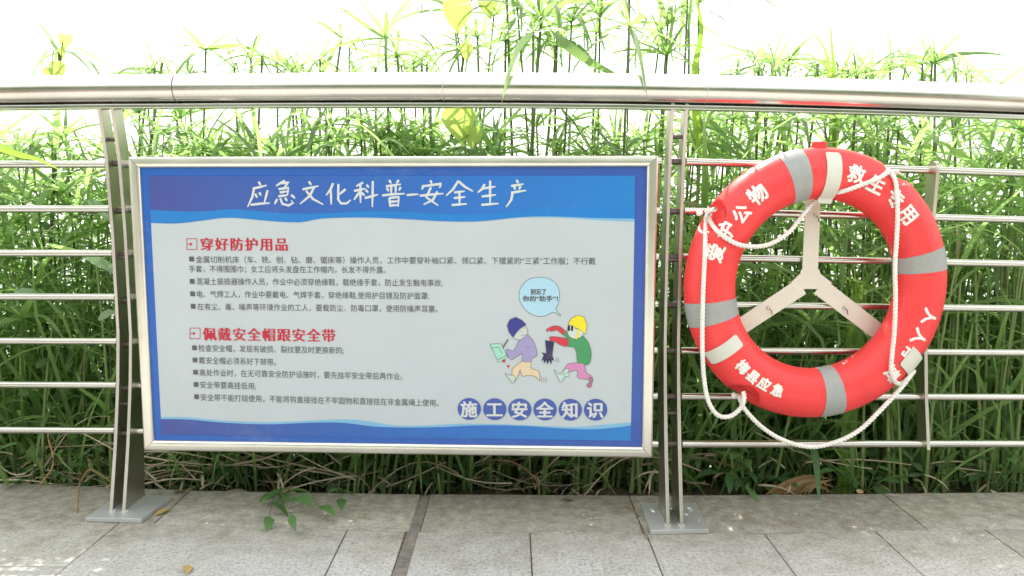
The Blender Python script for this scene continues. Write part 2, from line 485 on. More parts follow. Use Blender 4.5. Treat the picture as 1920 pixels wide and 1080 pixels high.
# frame: four mitred profiles
FWD = 0.029
prof = [(0.0, -0.022), (0.0, -0.002), (0.004, 0.0015), (FWD * .5, 0.0030), (FWD - .006, 0.0015), (FWD - .002, -0.0015), (FWD, -0.006), (FWD, -0.022)]  # (inward, out)
cor = [(0, BB), (BW, BB), (BW, BT), (0, BT)]
inn = [(1, 1), (-1, 1), (-1, -1), (1, -1)]
for k in range(4):
    a, b = cor[k], cor[(k + 1) % 4]; ia, ib = inn[k], inn[(k + 1) % 4]
    vs_, fs = [], []
    eps = 0.0006
    dx, dz = (b[0] - a[0]), (b[1] - a[1]); L = math.hypot(dx, dz); dx, dz = dx / L * eps, dz / L * eps
    for (c, ii, sg) in ((a, ia, 1), (b, ib, -1)):
        for w, d in prof: vs_.append(BP(c[0] + ii[0] * w + dx * sg, c[1] + ii[1] * w + dz * sg, d + 0.0))
    m = len(prof)
    for j in range(m):
        j2 = (j + 1) % m; fs.append((j, j2, m + j2, m + j))
    fs += [tuple(range(m)), tuple(range(2 * m - 1, m - 1, -1))]
    o = mesh_obj('frame_rail', vs_, fs, M_FRAME, sign); shade_angle(o.data, 30)
# brackets behind the board to the bars
for s in (0.14, BW - .14):
    for z in (0.855, 0.340):
        p = BP(s, z, -.022); y2 = fy(p.x) + oz(z) + .022
        mb = MB(); mb.box(p.x - .02, p.x + .02, p.y, y2, z - .012, z + .012); mb.obj('hanging_bracket', M_STEEL, sign)
# back sheet
mb = MB(); q = [(FWD - .004, BB + FWD - .004), (BW - FWD + .004, BB + FWD - .004), (BW - FWD + .004, BT - FWD + .004), (FWD - .004, BT - FWD + .004)]
mb.hexa([BP(s, z, -.018) for s, z in q] + [BP(s, z, -.010) for s, z in q])

def print_mat(name, c, rough=0.28, grad=None):
    """grad: colours from the left to the right end of the board (the printed gradient)"""
    m, nt, b = new_mat(name)
    pos = coords(nt)
    if grad:
        sx = nt.nodes.new('ShaderNodeSeparateXYZ'); nt.links.new(pos, sx.inputs[0])
        mr = nt.nodes.new('ShaderNodeMapRange'); mr.inputs[1].default_value = BL.x; mr.inputs[2].default_value = BRp.x
        nt.links.new(sx.outputs[0], mr.inputs[0])
        col = ramp(nt, mr.outputs[0], grad)
    else:
        col = None
    n1 = noise(nt, pos, 6, 5, 0.6)
    dv = ramp(nt, n1, [(0.3, (0.95, 0.95, 0.95)), (0.7, (1, 1, 1))])
    if col is None: col = c
    else: dv = mixc(nt, 1.0, dv, (.76, .78, .86), 'MULTIPLY')
    fin = mixc(nt, 1.0, col, dv, 'MULTIPLY')
    dust = ramp(nt, noise(nt, pos, 4.5, 7, 0.72), [(0.56, (0, 0, 0)), (0.78, (1, 1, 1))])
    fin = mixc(nt, mth(nt, 'MULTIPLY', dust, 0.22), fin, (0.42, 0.42, 0.38))
    nt.links.new(fin, b.inputs['Base Color'])
    b.inputs['Roughness'].default_value = rough
    b.inputs['Specular IOR Level'].default_value = 0.35
    return m
M_BORDER = print_mat('print_border_blue', None, grad=[(0.0, (0.035, 0.15, 0.52)), (0.5, (0.045, 0.15, 0.50)), (1.0, (0.065, 0.13, 0.44))])
M_BAND = print_mat('print_dark_band', None, grad=[(0.0, (0.085, 0.10, 0.33)), (0.3, (0.055, 0.145, 0.46)), (0.6, (0.045, 0.19, 0.56)), (1.0, (0.035, 0.27, 0.64))])
M_WAVE = print_mat('print_mid_wave', None, grad=[(0.0, (0.03, 0.25, 0.62)), (1.0, (0.03, 0.25, 0.64))])
M_CYAN = print_mat('print_pale_wave', (0.20, 0.44, 0.64))
M_WHITE = print_mat('print_white', (0.475, 0.525, 0.548))
M_INK = print_mat('print_ink', (0.10, 0.095, 0.09))
M_REDINK = print_mat('print_red', (0.50, 0.015, 0.04))
M_CIRC = print_mat('print_circle_blue', (0.055, 0.10, 0.36))
M_TITLE = print_mat('print_title', (0.58, 0.61, 0.60))
def col_print(name, rgb255):
    lin = tuple(min(.85, ((c / 255) ** 2.2) / 1.1) for c in rgb255)
    return print_mat(name, lin)
def BZ(u, v): return board_s(u, v)
LAY = -0.0085
def layer(poly_sz, k, name, mat):
    d = LAY + k * 0.0004
    me_v = [BP(s, z, d) for s, z in poly_sz]
    bm = bmesh.new()
    org = wloc(sign)
    vv = [bm.verts.new(p - org) for p in me_v]
    fa = bm.faces.new(vv); bm.normal_update()
    if fa.normal.dot(BN) < 0: fa.normal_flip()
    bmesh.ops.triangulate(bm, faces=[fa])
    me = bpy.data.meshes.new(name); bm.to_mesh(me); bm.free()
    return link_mesh(name, me, mat, sign)
def wave_poly(top_px, bot_px):
    t = [BZ(u, v) for u, v in top_px]; b = [BZ(u, v) for u, v in bot_px]
    return t + b[::-1]
def smooth_curve(pts, n=60):
    c = catmull([Vector((u, v, 0)) for u, v in pts], 12); return [(p.x, p.y) for p in c]
backing = mb.obj('back_sheet', M_BORDER, sign)
layer([(FWD - .004, BB + FWD - .004), (BW - FWD + .004, BB + FWD - .004), (BW - FWD + .004, BT - FWD + .004), (FWD - .004, BT - FWD + .004)], 0, 'blue_border', M_BORDER)
topL, topR = BZ(280, 331), BZ(1191, 328)
sL = (topL[0] + BZ(297, 820)[0]) / 2; sR = (topR[0] + BZ(1184, 823)[0]) / 2
zT = (topL[1] + topR[1]) / 2; zB = (BZ(297, 820)[1] + BZ(1184, 824)[1]) / 2
def in_s(c): return [(min(max(s, sL), sR), z) for s, z in c]
layer([(sL, zB), (sR, zB), (sR, zT), (sL, zT)], 1, 'white_sheet', M_WHITE)
W = lambda pts: in_s([BZ(u, v) for u, v in smooth_curve(pts)])
pale_top = W([(278, 416), (340, 418), (400, 410), (450, 410), (520, 416), (570, 415), (620, 408), (680, 404), (760, 408), (840, 413), (900, 414), (980, 408), (1060, 409), (1120, 413), (1194, 416)])
layer([(sL, zT), *[(s, z) for s, z in pale_top], (sR, zT)], 2, 'pale_wave', M_CYAN)
mid_top = W([(278, 418), (330, 419), (390, 412), (430, 408), (500, 414), (560, 417), (600, 410), (680, 408), (760, 411), (830, 415), (900, 415), (980, 407), (1040, 406), (1120, 409), (1194, 410)])
layer([(sL, zT), *mid_top, (sR, zT)], 3, 'blue_wave', M_WAVE)
dk_top = W([(278, 393), (330, 396), (380, 396), (440, 392), (520, 399), (600, 400), (680, 396), (760, 397), (840, 401), (920, 400), (1000, 392), (1080, 390), (1140, 392), (1194, 396)])
layer([(sL, zT), *dk_top, (sR, zT)], 4, 'title_band', M_BAND)
pb = W([(294, 783), (350, 784), (420, 790), (500, 793), (580, 790), (660, 788), (740, 799), (800, 799), (860, 796), (940, 797), (1020, 800), (1080, 802), (1130, 798), (1190, 793)])
layer([(sL, zB), *pb, (sR, zB)], 2, 'pale_lower_wave', M_CYAN)
bb = W([(294, 787), (350, 788), (420, 794), (500, 797), (580, 794), (640, 794), (700, 801), (760, 803), (830, 802), (900, 799), (980, 800), (1060, 805), (1120, 806), (1190, 799)])
layer([(sL, zB), *bb, (sR, zB)], 3, 'lower_band', M_BAND)

# ---- lettering
_tc = {}
def glyphs(body):
    """flat mesh of the text with the built-in font, normalised: returns verts, faces, width"""
    if body in _tc: return _tc[body]
    cu = bpy.data.curves.new('lettering', 'FONT'); cu.body = body; cu.size = 1; cu.resolution_u = 3
    ob = bpy.data.objects.new('lettering', cu); COL.objects.link(ob)
    dg = bpy.context.evaluated_depsgraph_get()
    me = bpy.data.meshes.new_from_object(ob.evaluated_get(dg))
    vs_ = [(v.co.x, v.co.y) for v in me.vertices]; fs = [tuple(p.vertices) for p in me.polygons]
    bpy.data.objects.remove(ob); bpy.data.curves.remove(cu); bpy.data.meshes.remove(me)
    _tc[body] = (vs_, fs); return _tc[body]
def text_line(body, u0, v0, u1, v1, hpx, mat, k=4, bold=(0.3, 0.0), name='text_line', spread=False):
    """u0,v0: left end at the characters' mid height, u1,v1: right end"""
    a = Vector(BZ(u0, v0)); b = Vector(BZ(u1, v1)); L = (b - a).length
    H = abs(BZ(u0, v0 - hpx / 2)[1] - BZ(u0, v0 + hpx / 2)[1])
    dirv = (b - a) / L; nv = Vector((-dirv.y, dirv.x))
    vs_, fs = [], []
    def put(gv, gf, ax, sx, sy, x0, yc):
        for n, (ox, oy) in enumerate(shifts):
            base = len(vs_)
            for x, y in gv:
                p = a + dirv * (ax + (x - x0) * sx + ox) + nv * ((y - yc) * sy + oy)
                vs_.append(BP(p.x, p.y, LAY + k * 0.0004 + n * 0.00004))
            for f_ in gf: fs.append(tuple(i + base for i in f_))
    px = 0.00145
    bx, by = bold[0] * px, bold[1] * px
    shifts = [(0, 0)]
    if bx: shifts += [(bx, 0), (-bx, 0)]
    if by: shifts += [(0, by), (0, -by)]
    if bx and by: shifts += [(bx * .7, by * .7), (-bx * .7, -by * .7), (bx * .7, -by * .7), (-bx * .7, by * .7)]
    if spread:
        n = len(body); pitch = (L - H) / max(1, n - 1)
        for i, ch in enumerate(body):
            gv, gf = glyphs(ch)
            xs = [p[0] for p in gv]; sc_ = H / 0.92
            put(gv, gf, H / 2 + i * pitch, sc_, sc_, 0.5, 0.36 + 0.02)
    else:
        gv, gf = glyphs(body)
        xs = [p[0] for p in gv]
        put(gv, gf, 0, L / (max(xs) - min(xs)), H / 0.92, min(xs), 0.38)
    return mesh_obj(name, vs_, fs, mat, sign)
INK = (0.0, 0.0)
for body, u0, v0, u1, v1 in (
    ('金属切削机床（车、铣、刨、钻、磨、锯床等）操作人员，工作中要穿补袖口紧、领口紧、下摆紧的“三紧”工作服；不行戴', 365, 487, 1117, 490),
    ('手套，不得围围巾；女工应将头发盘在工作帽内，长发不得外露。', 352, 504.5, 722, 506.5),
    ('混凝土振捣器操作人员，作业中必须穿绝缘鞋，载绝缘手套，防止发生触电事故;', 366, 528, 829, 531),
    ('电、气焊工人，作业中要戴电、气焊手套，穿绝缘鞋,使用护目镜及防护面罩;', 367, 552, 804, 555.5),
    ('在有尘、毒、噪声等环境作业的工人，要载防尘、防毒口罩，使用防噪声耳塞。', 368, 575.5, 820, 580),
    ('检查安全帽，发现有破损、裂纹要及时更换新的;', 370, 653.5, 643, 658),
    ('戴安全帽必须系好下颏带。', 371, 676.5, 516, 680),
    ('高处作业时，在无可靠安全防护设施时，要先挂牢安全带后再作业;', 372, 699.5, 752, 707),
    ('安全带要高挂低用;', 373, 722.5, 478, 725),
    ('安全带不能打结使用，不能将钩直接挂在不牢固物和直接挂在非金属绳上使用。', 374, 746, 822, 757)):
    text_line(body, u0, v0, u1, v1, 13, M_INK, bold=INK)
# square bullets
for u, vv_ in ((357, 486), (358, 528), (359, 551.5), (360, 575), (362.5, 653), (363.5, 676), (364.5, 699), (365.5, 722), (366.5, 745)):
    s, z = BZ(u, vv_); d = 0.0066
    layer([(s - d, z - d), (s + d, z - d), (s + d, z + d), (s - d, z + d)], 4, 'bullet', M_INK)
text_line('穿好防护用品', 374, 458, 538, 458.5, 24, M_REDINK, bold=(0.85, 0.0), name='heading', spread=True)
text_line('佩戴安全帽跟安全带', 379, 627, 627, 630, 24, M_REDINK, bold=(0.85, 0.0), name='heading', spread=True)
def strip_poly(pts, w):
    """closed outline of a polyline of constant or varying width, in board s,z"""
    pts = [Vector(p) for p in pts]; n = len(pts)
    ws = w if isinstance(w, (list, tuple)) else [w] * n
    l, r = [], []
    for i in range(n):
        t = (pts[min(i + 1, n - 1)] - pts[max(i - 1, 0)]).normalized(); nn = Vector((-t.y, t.x))
        l.append(pts[i] + nn * ws[i] / 2); r.append(pts[i] - nn * ws[i] / 2)
    return l + r[::-1]
def strip_mesh(polys, k, name, mat):
    """polys: list of (points, widths) joined into one printed part"""
    vs_, fs = [], []
    for q_, (pts, w) in enumerate(polys):
        pts = [Vector(p) for p in pts]; n = len(pts)
        ws = w if isinstance(w, (list, tuple)) else [w] * n
        b0 = len(vs_); d = LAY + k * .0004 + (q_ % 8) * .00003
        for i in range(n):
            t = (pts[min(i + 1, n - 1)] - pts[max(i - 1, 0)]).normalized(); nn = Vector((-t.y, t.x))
            for sg in (1, -1):
                p = pts[i] + nn * sg * ws[i] / 2; vs_.append(BP(p.x, p.y, d))
        for i in range(n - 1): fs.append((b0 + 2 * i, b0 + 2 * i + 1, b0 + 2 * i + 3, b0 + 2 * i + 2))
    return mesh_obj(name, vs_, fs, mat, sign)
for u0, v0 in ((348, 448), (354, 616)):
    c = [BZ(u0, v0), BZ(u0 + 19, v0), BZ(u0 + 19, v0 + 20), BZ(u0, v0 + 20)]
    lines = [([c[i], c[(i + 1) % 4]], 0.0016) for i in range(4)]
    m_ = Vector(BZ(u0, v0 + 10)); lines.append(([m_, m_ + Vector((.011, 0))], 0.0014))
    lines.append(([m_ + Vector((.009, 0)), m_ + Vector((.0155, 0))], [.0095, .0005]))
    strip_mesh(lines, 4, 'arrow_icon', M_REDINK)
# brush title: strokes measured in an enlarged view of the headline (x0 440, y0 310, scale 3.368)
T = [[(145,103),(160,126)],[(108,147),(150,138),(197,126)],[(117,145),(106,200),(76,263)],[(124,178),(137,206)],[(150,170),(161,192)],[(203,157),(182,236)],[(95,250),(150,243),(217,238)],
 [(312,96),(285,112),(256,130)],[(290,114),(336,107),(306,142)],[(272,150),(334,141),(328,190)],[(280,171),(326,164)],[(270,196),(330,188)],[(264,212),(247,246)],[(283,208),(296,243),(335,254),(366,236),(352,222)],[(314,204),(326,226)],[(352,186),(377,208)],
 [(463,101),(480,124)],[(424,152),(470,142),(526,130)],[(498,138),(470,192),(408,244)],[(446,160),(490,212),(556,248)],
 [(618,112),(602,150),(573,190)],[(603,155),(606,248)],[(697,150),(652,188)],[(651,117),(650,215),(668,241),(704,241),(729,218)],
 [(808,108),(764,132)],[(750,162),(824,146)],[(791,122),(791,238)],[(788,166),(749,218)],[(798,172),(818,192)],[(830,122),(845,142)],[(824,154),(840,172)],[(818,207),(860,196),(903,184)],[(869,98),(866,264)],
 [(972,92),(986,114)],[(1034,92),(1018,114)],[(952,132),(1048,119)],[(985,124),(986,178)],[(1014,122),(1014,176)],[(958,142),(969,164)],[(1046,136),(1034,160)],[(928,190),(1000,182),(1072,179)],[(974,204),(979,263)],[(974,206),(1033,199),(1029,262)],[(980,231),(1026,226)],[(982,254),(1026,250)],
 [(1084,188),(1158,182)],
 [(1234,94),(1242,116)],[(1190,124),(1180,154)],[(1192,131),(1304,116),(1290,143)],[(1238,138),(1208,202),(1284,254)],[(1278,164),(1250,218),(1190,248)],[(1166,192),(1240,184),(1318,178)],
 [(1412,96),(1378,150),(1333,192)],[(1412,100),(1452,135),(1504,164)],[(1384,171),(1452,163)],[(1382,207),(1456,199)],[(1368,251),(1466,243)],[(1418,166),(1418,246)],
 [(1578,118),(1560,150),(1533,172)],[(1568,146),(1646,134)],[(1558,197),(1650,186)],[(1556,250),(1666,241)],[(1612,96),(1612,245)],
 [(1778,92),(1792,112)],[(1744,130),(1824,118)],[(1764,134),(1771,154)],[(1806,130),(1794,152)],[(1744,173),(1840,158)],[(1756,170),(1746,218),(1714,264)]]
strokes = []
for st_ in T:
    pts = [Vector(BZ(440 + x / 3.368, 310 + y / 3.368)) for x, y in st_]
    if len(pts) == 3:    # keep corners reasonably crisp but not broken
        pts = [pts[0], pts[0].lerp(pts[1], .6), pts[1], pts[1].lerp(pts[2], .35), pts[2]]
    elif len(pts) == 2: pts = [pts[0], pts[0].lerp(pts[1], .5), pts[1]]
    n = len(pts); w0 = 0.0062
    ws = [w0 * lerp(0.85, 1.12, 1 - abs(2 * i / (n - 1) - .7)) for i in range(n)]
    ws[0] = w0 * .95; ws[-1] = w0 * .55
    strokes.append((pts, ws))
strip_mesh(strokes, 5.2, 'brush_title', M_TITLE)
# six blue discs with white characters
for u, v, ch in ((879.5, 768, '施'), (927.5, 768.5, '工'), (974.5, 769, '安'), (1022, 769, '全'), (1069.5, 769.5, '知'), (1117, 769.5, '识')):
    c = BZ(u, v); rx = (BZ(u + 22, v)[0] - BZ(u - 22, v)[0]) / 2; rz = (BZ(u, v - 20.5)[1] - BZ(u, v + 20.5)[1]) / 2
    layer([(c[0] + rx * math.cos(a), c[1] + rz * math.sin(a)) for a in np.linspace(0, 2 * math.pi, 48, endpoint=False)], 4, 'blue_disc', M_CIRC)
    text_line(ch, u - 15.5, v + 0.5, u + 15.5, v + 0.5, 29, M_TITLE, k=5, bold=(1.15, .8), name='disc_character', spread=True)
# cartoon, traced in an enlarged view (x0 900, y0 500, scale 3.6)
def KZ(x, y): return BZ(900 + x / 3.6, 500 + y / 3.6)
M_LINE = col_print('cartoon_outline', (95, 95, 85))
def toon(name, pts, rgb, k=4.0, outline=True, rnd=True, grad=None):
    if rnd:
        cl = pts + [pts[0]]
        c = catmull([Vector((x, y, 0)) for x, y in cl], 6); c = [(p.x, p.y) for p in c[:-1]]
    else: c = pts
    poly = [KZ(x, y) for x, y in c]
    if name not in MC: MC[name] = grad or col_print(name + '_ink', rgb)
    try: layer(poly, k, name, MC[name])
    except Exception: pass
    if outline: strip_mesh([(poly + [poly[0]], 0.0011)], k + .15, 'outline', M_LINE)
MC = {}
toon('speech_bubble', [(400, 73), (455, 80), (510, 115), (535, 170), (533, 240), (512, 290), (547, 335), (495, 310), (440, 334), (380, 334), (315, 300), (272, 240), (266, 170), (305, 105), (350, 80)], (170, 210, 228))
text_line('别忘了', 995, 547.5, 1024, 547.5, 10.5, M_INK, k=5, bold=(.35, .3), name='bubble_text')
text_line('你的“助手”！', 980, 560.5, 1046, 560.5, 10.5, M_INK, k=5, bold=(.35, .3), name='bubble_text')
toon('face', [(262, 425), (300, 405), (322, 440), (310, 475), (280, 495), (235, 490), (225, 455)], (196, 204, 200), 4)
toon('blue_helmet', [(222, 480), (195, 445), (182, 400), (200, 360), (240, 343), (280, 362), (312, 392), (262, 428)], (58, 62, 140), 4.6, rnd=False)
toon('lilac_jacket', [(320, 462), (355, 500), (380, 560), (382, 605), (350, 620), (340, 645), (285, 640), (285, 590), (240, 615), (210, 630), (185, 600), (180, 560), (225, 570), (260, 510)], (160, 150, 195), 4.3)
toon('cream_trousers', [(285, 640), (340, 645), (345, 690), (395, 710), (402, 775), (375, 745), (330, 738), (285, 740), (270, 700), (255, 745), (220, 788), (200, 760), (215, 735), (222, 690)], (222, 200, 165), 4.1)
toon('pale_shoe', [(222, 735), (240, 755), (220, 790), (195, 760), (168, 725), (195, 735)], (185, 208, 195), 4.4)
toon('clipboard', [(66, 526), (140, 523), (185, 612), (125, 650)], (160, 215, 195), 4.5, rnd=False)
toon('pencil', [(186, 490), (192, 496), (158, 552), (150, 545)], (120, 90, 70), 4.9, rnd=False, outline=False)
toon('red_mark', [(150, 632), (165, 628), (170, 645), (155, 650)], (185, 40, 50), 4.9, outline=False)
toon('red_mark', [(182, 668), (196, 668), (196, 684), (184, 682)], (185, 40, 50), 4.9, outline=False)
toon('dark_glove', [(440, 500), (500, 510), (488, 600), (500, 640), (485, 632), (480, 665), (468, 635), (455, 665), (448, 635), (430, 660), (432, 630), (415, 640), (430, 600), (415, 582), (448, 590)], (50, 45, 85), 4.2, rnd=False)
toon('red_sleeve', [(448, 425), (500, 402), (545, 410), (575, 440), (560, 462), (520, 432), (480, 440), (465, 430), (455, 445)], (205, 60, 75), 4.5)
toon('red_sleeve', [(468, 478), (500, 475), (590, 492), (588, 540), (540, 530), (500, 505), (475, 505)], (205, 60, 75), 4.5)
toon('second_face', [(600, 392), (660, 400), (700, 450), (660, 490), (610, 480), (590, 440)], (205, 212, 208), 4.0)
toon('green_jacket', [(700, 472), (735, 520), (752, 590), (740, 655), (700, 668), (660, 650), (650, 580), (630, 545), (592, 540), (590, 490), (562, 460), (580, 435), (600, 470), (640, 490)], (72, 150, 98), 4.2)
toon('yellow_helmet', [(594, 390), (620, 350), (665, 328), (705, 345), (724, 400), (712, 460), (680, 430), (668, 425)], (235, 220, 50), 4.6, rnd=False)
toon('yellow_strap', [(664, 425), (678, 430), (655, 492), (640, 488)], (235, 220, 50), 4.8, rnd=False, outline=False)
for x in (601, 622): toon('glasses', [(x - 6, 400), (x + 6, 400), (x + 5, 436), (x - 7, 434)], (30, 20, 20), 5.0, outline=False)
toon('pink_trousers', [(655, 652), (705, 665), (715, 715), (755, 745), (760, 780), (730, 765), (660, 752), (660, 705), (600, 715), (560, 735), (590, 665)], (205, 135, 180), 4.4)
toon('pale_boot', [(598, 690), (600, 745), (575, 745), (545, 782), (520, 740), (500, 700), (540, 730), (565, 700)], (185, 212, 205), 4.5)
toon('pink_boot', [(735, 750), (760, 760), (750, 815), (730, 818), (722, 800), (740, 785)], (170, 110, 140), 4.6)
marks = []
for x in (417, 432, 447, 517, 530):
    y = 750 if x < 500 else 615
    marks.append(([KZ(x, y), KZ(x - 2, y + 36)], .0009))
for a in (((80, 552), (125, 545)), ((125, 545), (148, 590)), ((120, 632), (180, 600)), ((262, 430), (275, 440)), ((290, 412), (302, 420)), ((275, 468), (310, 462)), ((640, 420), (668, 425)), ((310, 545), (330, 550)), ((665, 560), (680, 575))):
    marks.append(([KZ(*a[0]), KZ(*a[1])], .0011))
strip_mesh(marks, 5.3, 'sketch_lines', M_LINE)

# ------------------------------------------------------------------ life ring and its holder
YAW = R(6)
RA = Vector((math.cos(YAW), math.sin(YAW), 0)); RB = Vector((0, 0, 1)); RN = Vector((math.sin(YAW), -math.cos(YAW), 0))
RC = P(1530.5, 533.5, 2.135)
def RS(u, v, off=0.0):
    p = on_plane(u, v, RC + RN * off, RN); d = p - RC; return d.dot(RA), d.dot(RB)
def RP(a, b, n): return RC + RA * a + RB * b + RN * n
TR = 0.0675; RR = 0.2960; ND = 0.058      # tube radius, ring radius, half thickness front to back
def surf(a, b, lift=0.0):
    r = math.hypot(a, b); x = max(-1, min(1, (r - RR) / TR)); return ND * math.sqrt(max(0, 1 - x * x)) + lift
ring = empty('life_ring', RC - Vector((0, 0, RR + TR)), 'red and white life ring with grey bands hung on the railing bars', 'life ring')
def ring_mat():
    m, nt, b = new_mat('red_ring_plastic')
    pos = coords(nt)
    f = noise(nt, pos, 9, 6, 0.7)
    col = ramp(nt, f, [(0.3, (0.74, 0.035, 0.038)), (0.7, (0.86, 0.055, 0.055))])
    sp = ramp(nt, noise(nt, pos, 130, 4, .7), [(0.66, (0, 0, 0)), (0.75, (1, 1, 1))])
    col = mixc(nt, mth(nt, 'MULTIPLY', sp, .15), col, (0.5, 0.05, 0.05))
    mp = nt.nodes.new('ShaderNodeMapping'); mp.inputs['Scale'].default_value = (1, 1, 5); mp.inputs['Rotation'].default_value = (0, .6, 0)
    nt.links.new(pos, mp.inputs[0])
    sc_ = ramp(nt, noise(nt, mp.outputs[0], 38, 8, .8), [(0.63, (0, 0, 0)), (0.72, (1, 1, 1))])
    col = mixc(nt, mth(nt, 'MULTIPLY', sc_, .30), col, (0.80, 0.32, 0.26))
    nt.links.new(col, b.inputs['Base Color'])
    b.inputs['Roughness'].default_value = 0.42
    b.inputs['Subsurface Weight'].default_value = 0.0
    bump(nt, b, noise(nt, pos, 60, 4), 0.05, 0.001)
    return m
M_RED = ring_mat()
M_PRINTW = flat_mat('ring_lettering', (0.80, 0.77, 0.72), 0.5, var=.03)
M_GREY = flat_mat('reflective_band', (0.32, 0.33, 0.315), 0.45, var=.05, scale=80)
M_ROPE = flat_mat('white_rope', (0.78, 0.76, 0.70), 0.85, var=.08, scale=60)
M_CREAM = flat_mat('cream_painted_steel', (0.70, 0.68, 0.58), 0.42, var=.03, scale=20)
M_TAPE = flat_mat('white_tape', (0.62, 0.62, 0.54), 0.5, var=.03)
NU, NV = 420, 72
pits = []       # recesses at the rope points
for (u, v) in ((1326, 400), (1682, 330), (1393, 748), (1722, 688)):
    a, b = RS(u, v, ND * .6); ang = math.atan2(b, a); pits.append(ang)
vs_, fs, mi = [], [], []
for i in range(NU):
    th = 2 * math.pi * i / NU
    for j in range(NV):
        ph = 2 * math.pi * j / NV
        cr = TR * math.cos(ph); cn = ND * math.sin(ph)
        for pa in pits:
            d = (th - pa + math.pi) % (2 * math.pi) - math.pi
            q = (d / 0.125) ** 2 + ((ph if ph < math.pi else ph - 2 * math.pi) - 0.35) ** 2 / (0.72 ** 2)
            if q < 1:
                k = 1 - 0.34 * min(1, (1 - q) * 5.0); cr *= k; cn *= k
        vs_.append(RP((RR + cr) * math.cos(th), (RR + cr) * math.sin(th), cn))
for i in range(NU):
    for j in range(NV):
        i2, j2 = (i + 1) % NU, (j + 1) % NV
        fs.append((i * NV + j, i * NV + j2, i2 * NV + j2, i2 * NV + j))
mesh_obj('ring_body', vs_, fs, M_RED, ring, smooth=True)
def band(th0, th1, mat, name, ph0=0, ph1=2 * math.pi, lift=0.0012, n=10):
    vs_, fs = [], []
    m = 40
    for i in range(n + 1):
        th = lerp(th0, th1, i / n)
        for j in range(m + 1):
            ph = lerp(ph0, ph1, j / m)
            cr = (TR + lift) * math.cos(ph); cn = (ND + lift) * math.sin(ph)
            vs_.append(RP((RR + cr) * math.cos(th), (RR + cr) * math.sin(th), cn))
    for i in range(n):
        for j in range(m):
            fs.append((i * (m + 1) + j, i * (m + 1) + j + 1, (i + 1) * (m + 1) + j + 1, (i + 1) * (m + 1) + j))
    return mesh_obj(name, vs_, fs, mat, ring, smooth=True)
for (u, v) in ((1503, 326), (1730, 496), (1567, 736), (1331, 590)):
    a, b = RS(u, v, ND); th = math.atan2(b, a); band(th - .092, th + .092, M_GREY, 'reflective_band')
# lettering following the tube
def ring_text(ch, u, v, hpx, rot_extra=0.0, bold=0.0017):
    gv, gf = glyphs(ch)
    a0, b0 = RS(u, v, ND); th = math.atan2(b0, a0); H = hpx * 0.92 * 2.08 / FPX
    up = Vector((math.cos(th + rot_extra), math.sin(th + rot_extra))); rt = Vector((up.y, -up.x))
    bm = bmesh.new(); cx, cy = .5, .38
    vv = [bm.verts.new(((x - cx), (y - cy), 0)) for x, y in gv]
    for f_ in gf:
        try: bm.faces.new([vv[i] for i in f_])
        except ValueError: pass
    for _ in range(4):
        ed = [e for e in bm.edges if e.calc_length() > 0.16]
        if not ed: break
        bmesh.ops.subdivide_edges(bm, edges=ed, cuts=1)
    bmesh.ops.triangulate(bm, faces=bm.faces[:])
    bm.verts.ensure_lookup_table()
    base = [(v_.co.x, v_.co.y) for v_ in bm.verts]; bf = [tuple(v_.index for v_ in f_.verts) for f_ in bm.faces]
    bm.free()
    vs_, fs = [], []
    for n, (ox, oy) in enumerate(((0, 0), (bold, 0), (-bold, 0), (0, bold), (0, -bold), (bold * .7, bold * .7), (-bold * .7, -bold * .7), (bold * .7, -bold * .7), (-bold * .7, bold * .7))):
        k = len(vs_)
        for x, y in base:
            q = Vector((a0, b0)) + rt * (x * H / .92 + ox) + up * (y * H / .92 + oy)
            vs_.append(RP(q.x, q.y, surf(q.x, q.y, 0.0012 + n * .00005)))
        fs += [tuple(i + k for i in f_) for f_ in bf]
    mesh_obj('ring_character', vs_, fs, M_PRINTW, ring)
for ch, u, v, h in (('爱', 1342, 474, 34), ('护', 1362, 433, 34), ('公', 1390, 401, 33), ('物', 1421, 364, 36),
                    ('救', 1606, 326, 35), ('生', 1643, 346, 35), ('专', 1679, 372, 35), ('用', 1704, 402, 36),
                    ('人', 1743, 594, 32), ('人', 1724, 632, 32), ('有', 1706, 664, 32), ('责', 1674, 702, 32)):
    ring_text(ch, u, v, h)
for ch, u, v in (('梅', 1393, 688), ('县', 1412, 706), ('应', 1433, 720), ('急', 1458, 732)): ring_text(ch, u, v, 25, rot_extra=math.pi + (0.0 if ch != '急' else 0.05))
# red tab at the top
a0, b0 = RS(1537, 271)
mb = MB()
pp = [(a0 - .018, b0 - .03), (a0 + .018, b0 - .03), (a0 + .018, b0 + .008), (a0 - .018, b0 + .008)]
mb.hexa([RP(a, b, -.012) for a, b in pp] + [RP(a, b, .006) for a, b in pp])
mb.obj('top_tab', M_RED, ring, bevel=.003)
